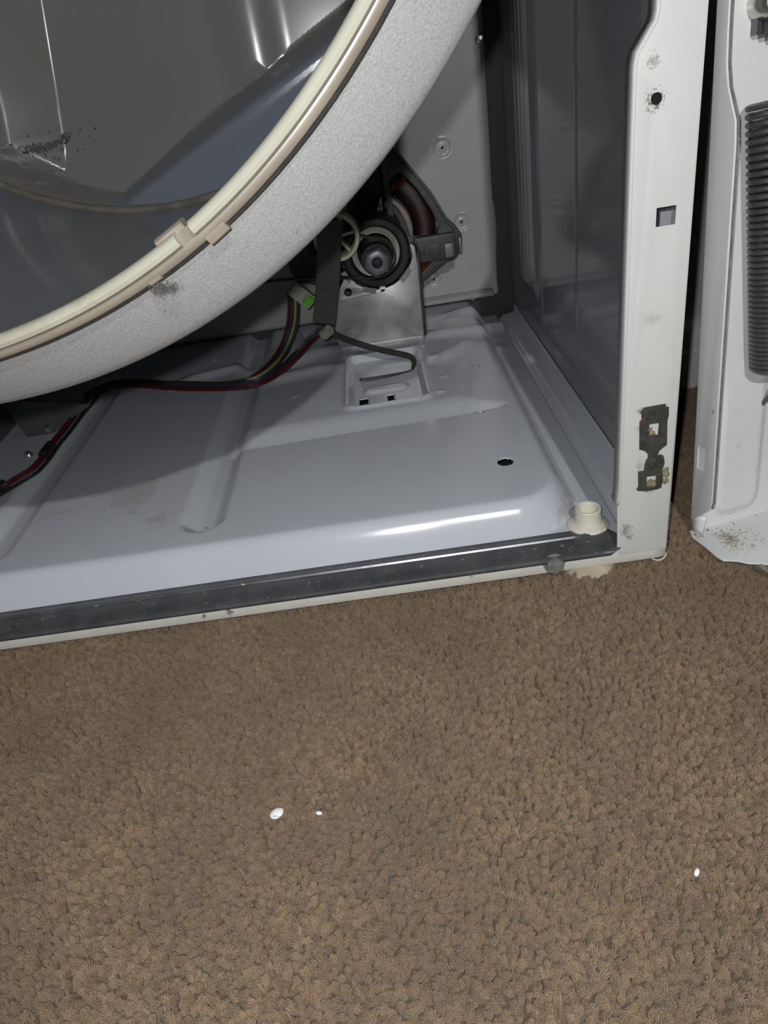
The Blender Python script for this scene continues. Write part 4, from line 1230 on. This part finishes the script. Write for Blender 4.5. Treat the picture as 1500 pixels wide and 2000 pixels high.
# side wall: local (m, v) outline with a deeper lower part
sw = [(-0.0, 0.017), (0.012, 0.026), (0.0245, 0.0385), (0.0272, 0.046), (0.0275, 0.318), (0.0262, 0.332), (0.0165, 0.352), (0.0135, 0.366), (0.0128, 0.385), (0.0128, 0.80), (0.0, 0.80)]
hw = [(0.0050, 0.0700), (0.0150, 0.0700), (0.0150, 0.0905), (0.0050, 0.0905)]
o = sheet('panel_side_wall', sw, [hw], 0.0016, 0.0004, lambda x, y, z: pl(z, y, x), M['panel'], fp)
tag(o, 'white side wall of the loose panel with a square hole')
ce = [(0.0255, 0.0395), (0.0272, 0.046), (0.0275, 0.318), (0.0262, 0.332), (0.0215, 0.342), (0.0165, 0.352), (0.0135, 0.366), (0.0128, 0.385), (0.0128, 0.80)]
sweep('edge_shade_strip', [pl(0.0016, v, mm) for (mm, v) in ce], [(-0.0007, -0.0008), (0.0007, -0.0008), (0.0007, 0.0008), (-0.0007, 0.0008)], M['bolt'], fp, up=PM)  # dark strip, shade beside the wall's near edge put in as colour
# skin with pressed boss
def skin_m(u, v):
    g = groove(u, v, 0.016, 0.064, 0.014, 0.4, 0.016)
    mm = 0.0045 * sstep(-g / 0.008) * sstep((0.165 - v) / 0.06)
    g2 = groove(u, v, -0.2, 0.047, 0.015, 0.150, 0.014)
    mm += 0.0 * g2
    mm += 0.004 * sstep(-groove(u, v, 0.005, 0.9, 0.33, 0.9, 0.03) / 0.02) * 0.0
    return mm
us_ = list(np.linspace(0.0, 0.09, 46)) + list(np.linspace(0.10, 0.62, 12))
vs2 = list(np.linspace(0.002, 0.20, 60)) + list(np.linspace(0.21, 0.80, 14))
o = link('panel_skin', grid('panel_skin', us_, vs2, lambda u, v: pl(u, v, skin_m(u, v) + 0.001)), M['panel'], fp); solid(o, 0.0012, 0)
# bottom wall: cut corner, ragged front edge
def loc(px, py, z=0.010):
    p = at(px, py, 2, z) - G; return (p.dot(PU), p.dot(PM0))
bw = [(0.0, 0.0), loc(1347, 1038), loc(1352, 1052), loc(1378, 1074), loc(1400, 1096), loc(1412, 1104), loc(1440, 1106), loc(1462, 1112), loc(1490, 1114), loc(1540, 1120), (0.62, 0.085), (0.62, 0.0)]
o = sheet('panel_bottom_wall', bw, [], 0.0016, 0.0004, lambda x, y, z: pl(x, 0.0055 + z, y), M['panel'], fp)
# small turned-up corner tab at the left
o = grid('corner_tab', [0, 1], [0, 1, 2, 3], lambda k, j: pl(-0.0008 + 0.006 * k * (1 if j > 1 else 0.6), 0.006 + (0.019 if j < 3 else 0.017) * 1.0 * (j / 3), 0.0005 + 0.012 * k))
solid(link('corner_tab', o, M['panel'], fp), 0.001)
# far side wall so that the tray is closed
bm = bmesh.new(); vs = box_bm(bm, (0.618, 0.0, 0.0), (0.62, 0.80, 0.03))
for v in vs: v.co = pl(v.co.x, v.co.y, v.co.z)
bmesh.ops.recalc_face_normals(bm, faces=bm.faces); link('panel_side_wall', mesh_of(bm, 'panel_side_wall_far'), M['panel'], fp)
# coil spring on its hook
def on_panel(px, py, mm):
    w = RMAT @ Vector((px - 750.0, py - 1000.0, F_PX))
    q0 = G + PM * mm
    t = (q0 - CAM).dot(PM) / w.dot(PM)
    return CAM + w * t
s_top = on_panel(1513, 190, 0.0175); s_bot = on_panel(1512, 716, 0.0175)
ks = (on_panel(1547, 450, 0.030) - on_panel(1503, 450, 0.030)).length / 44.0
Rsp = 39.0 * ks
ax_ = (s_bot - s_top); Ls = ax_.length; ax_.normalize()
e1 = (PU - ax_ * PU.dot(ax_)).normalized(); e2_ = ax_.cross(e1)
turns = 43
path = []
for i in range(turns * 18 + 1):
    t = i / (turns * 18)
    a = 2 * math.pi * turns * t
    s = Ls * (t + 0.06 * math.sin(math.pi * t))
    path.append(s_top + ax_ * s + e1 * (Rsp * math.cos(a)) + e2_ * (Rsp * math.sin(a)))
sp_ = sweep('coil_spring', path, circ(5.0 * ks, 7), M['spring'], fp, up=ax_)
tag(sp_, 'grey close-wound coil spring')
hook = [s_top + e1 * Rsp, s_top + e1 * Rsp * 1.1 - ax_ * 0.008, s_top + e1 * Rsp * 1.6 - ax_ * 0.02, s_top + e1 * Rsp * 1.7 - ax_ * 0.05]
tube('spring_hook', hook, 5.0 * ks, M['spring'], fp)
tube('spring_hook', [s_bot + e1 * Rsp * 0.9 + ax_ * 0.001, s_bot + e1 * Rsp * 0.5 + ax_ * 0.012, s_bot + ax_ * 0.03 - PM * 0.008, s_bot + ax_ * 0.05 - PM * 0.028], 5.0 * ks, M['spring'], fp)
# hinge bolt and slotted bracket at the top
hb = on_panel(1499, 4, 0.010)
kb = ks * 0.85
Mx = Matrix.Translation(hb) @ PM.to_track_quat('Z', 'Y').to_matrix().to_4x4()
def lathe_local(name, prof, mtx, mat, parent, n=32):
    V = []; Fc = []; P = len(prof)
    for i in range(n):
        a = 2 * math.pi * i / n
        for (r, z) in prof: V.append(mtx @ Vector((r * math.cos(a), r * math.sin(a), z)))
    for i in range(n):
        j = (i + 1) % n
        for k in range(P - 1): Fc.append((i * P + k, j * P + k, j * P + k + 1, i * P + k + 1))
    me = pydata(name, V, Fc); bm = bmesh.new(); bm.from_mesh(me); bmesh.ops.remove_doubles(bm, verts=bm.verts, dist=1e-7); bmesh.ops.recalc_face_normals(bm, faces=bm.faces); bm.to_mesh(me); bm.free()
    return link(name, me, mat, parent)
hbolt = lathe_local('hinge_bolt', [(0.0, 0.004), (12 * kb, 0.004), (13 * kb, 0.006), (18 * kb, 0.008), (25 * kb, 0.004), (27 * kb, -0.004), (22 * kb, -0.020), (0.0, -0.020)], Mx, M['steel'], fp)
lathe_local('bolt_core', [(0.0, 0.0062), (9 * kb, 0.0058), (12.5 * kb, 0.0045), (12.5 * kb, 0.003)], Mx, M['cream'], hbolt)
for k in range(3):
    q = on_panel(1476 + 14 * k, 45 + 5 * k, 0.004)
    bm = bmesh.new(); vs = box_bm(bm, (-0.0018, -0.007, -0.003), (0.0018, 0.010, 0.004))
    for v in vs: v.co = q + PU * v.co.x + PV * v.co.y + PM * v.co.z
    bmesh.ops.recalc_face_normals(bm, faces=bm.faces); link('hinge_bracket_tooth', mesh_of(bm, 'hinge_bracket_tooth'), M['spring'], fp)
# bent rod end resting on the bottom wall
r0 = at(1484, 1105, 2, 0.018); r1 = at(1520, 1126, 2, 0.018); r2 = at(1600, 1150, 2, 0.020)
rod = tube('rod_end', [r0, r1, r2], 0.0018, M['bolt'], fp, 8)
p0 = at(1498, 1112, 2, 0.0135); bmx = bmesh.new(); box_bm(bmx, (p0.x, p0.y - 0.004, 0.0115), (p0.x + 0.06, p0.y + 0.012, 0.0130)); link('foot_plate', mesh_of(bmx, 'foot_plate'), M['bolt'], fp)

# ------------------------------------------------------------------ paint flakes on the carpet
def flake(px, py, rx_, ry_, h, label, seed):
    r = random.Random(seed)
    c = at(px, py, 2, 0.010)
    bm = bmesh.new(); bmesh.ops.create_icosphere(bm, subdivisions=2, radius=1.0)
    for v in bm.verts:
        k = 1 + 0.07 * math.sin(2 * math.atan2(v.co.y, v.co.x) + seed) + r.uniform(-0.05, 0.05)
        v.co = Vector((v.co.x * rx_ * k, v.co.y * ry_ * k, v.co.z * h))
    bmesh.ops.transform(bm, matrix=Matrix.Translation((c.x, c.y, 0.0100)) @ Matrix.Rotation(0.2, 4, 'X') @ Matrix.Rotation(seed, 4, 'Z'), verts=bm.verts)
    o = link('paint_flake', mesh_of(bm, 'paint_flake'), M['chip'])
    tag(o, label, 'flake', 'paint flakes on the carpet')
flake(540, 1589, 0.0046, 0.0036, 0.0016, 'largest white paint flake, rounded, lying on the carpet', 0.3)
flake(623, 1588, 0.0013, 0.0024, 0.0012, 'thin sliver of white paint just right of the largest flake', 1.3)
flake(1361, 1704, 0.0014, 0.0026, 0.0012, 'tiny white paint flake alone on the carpet at the right', 2.4)
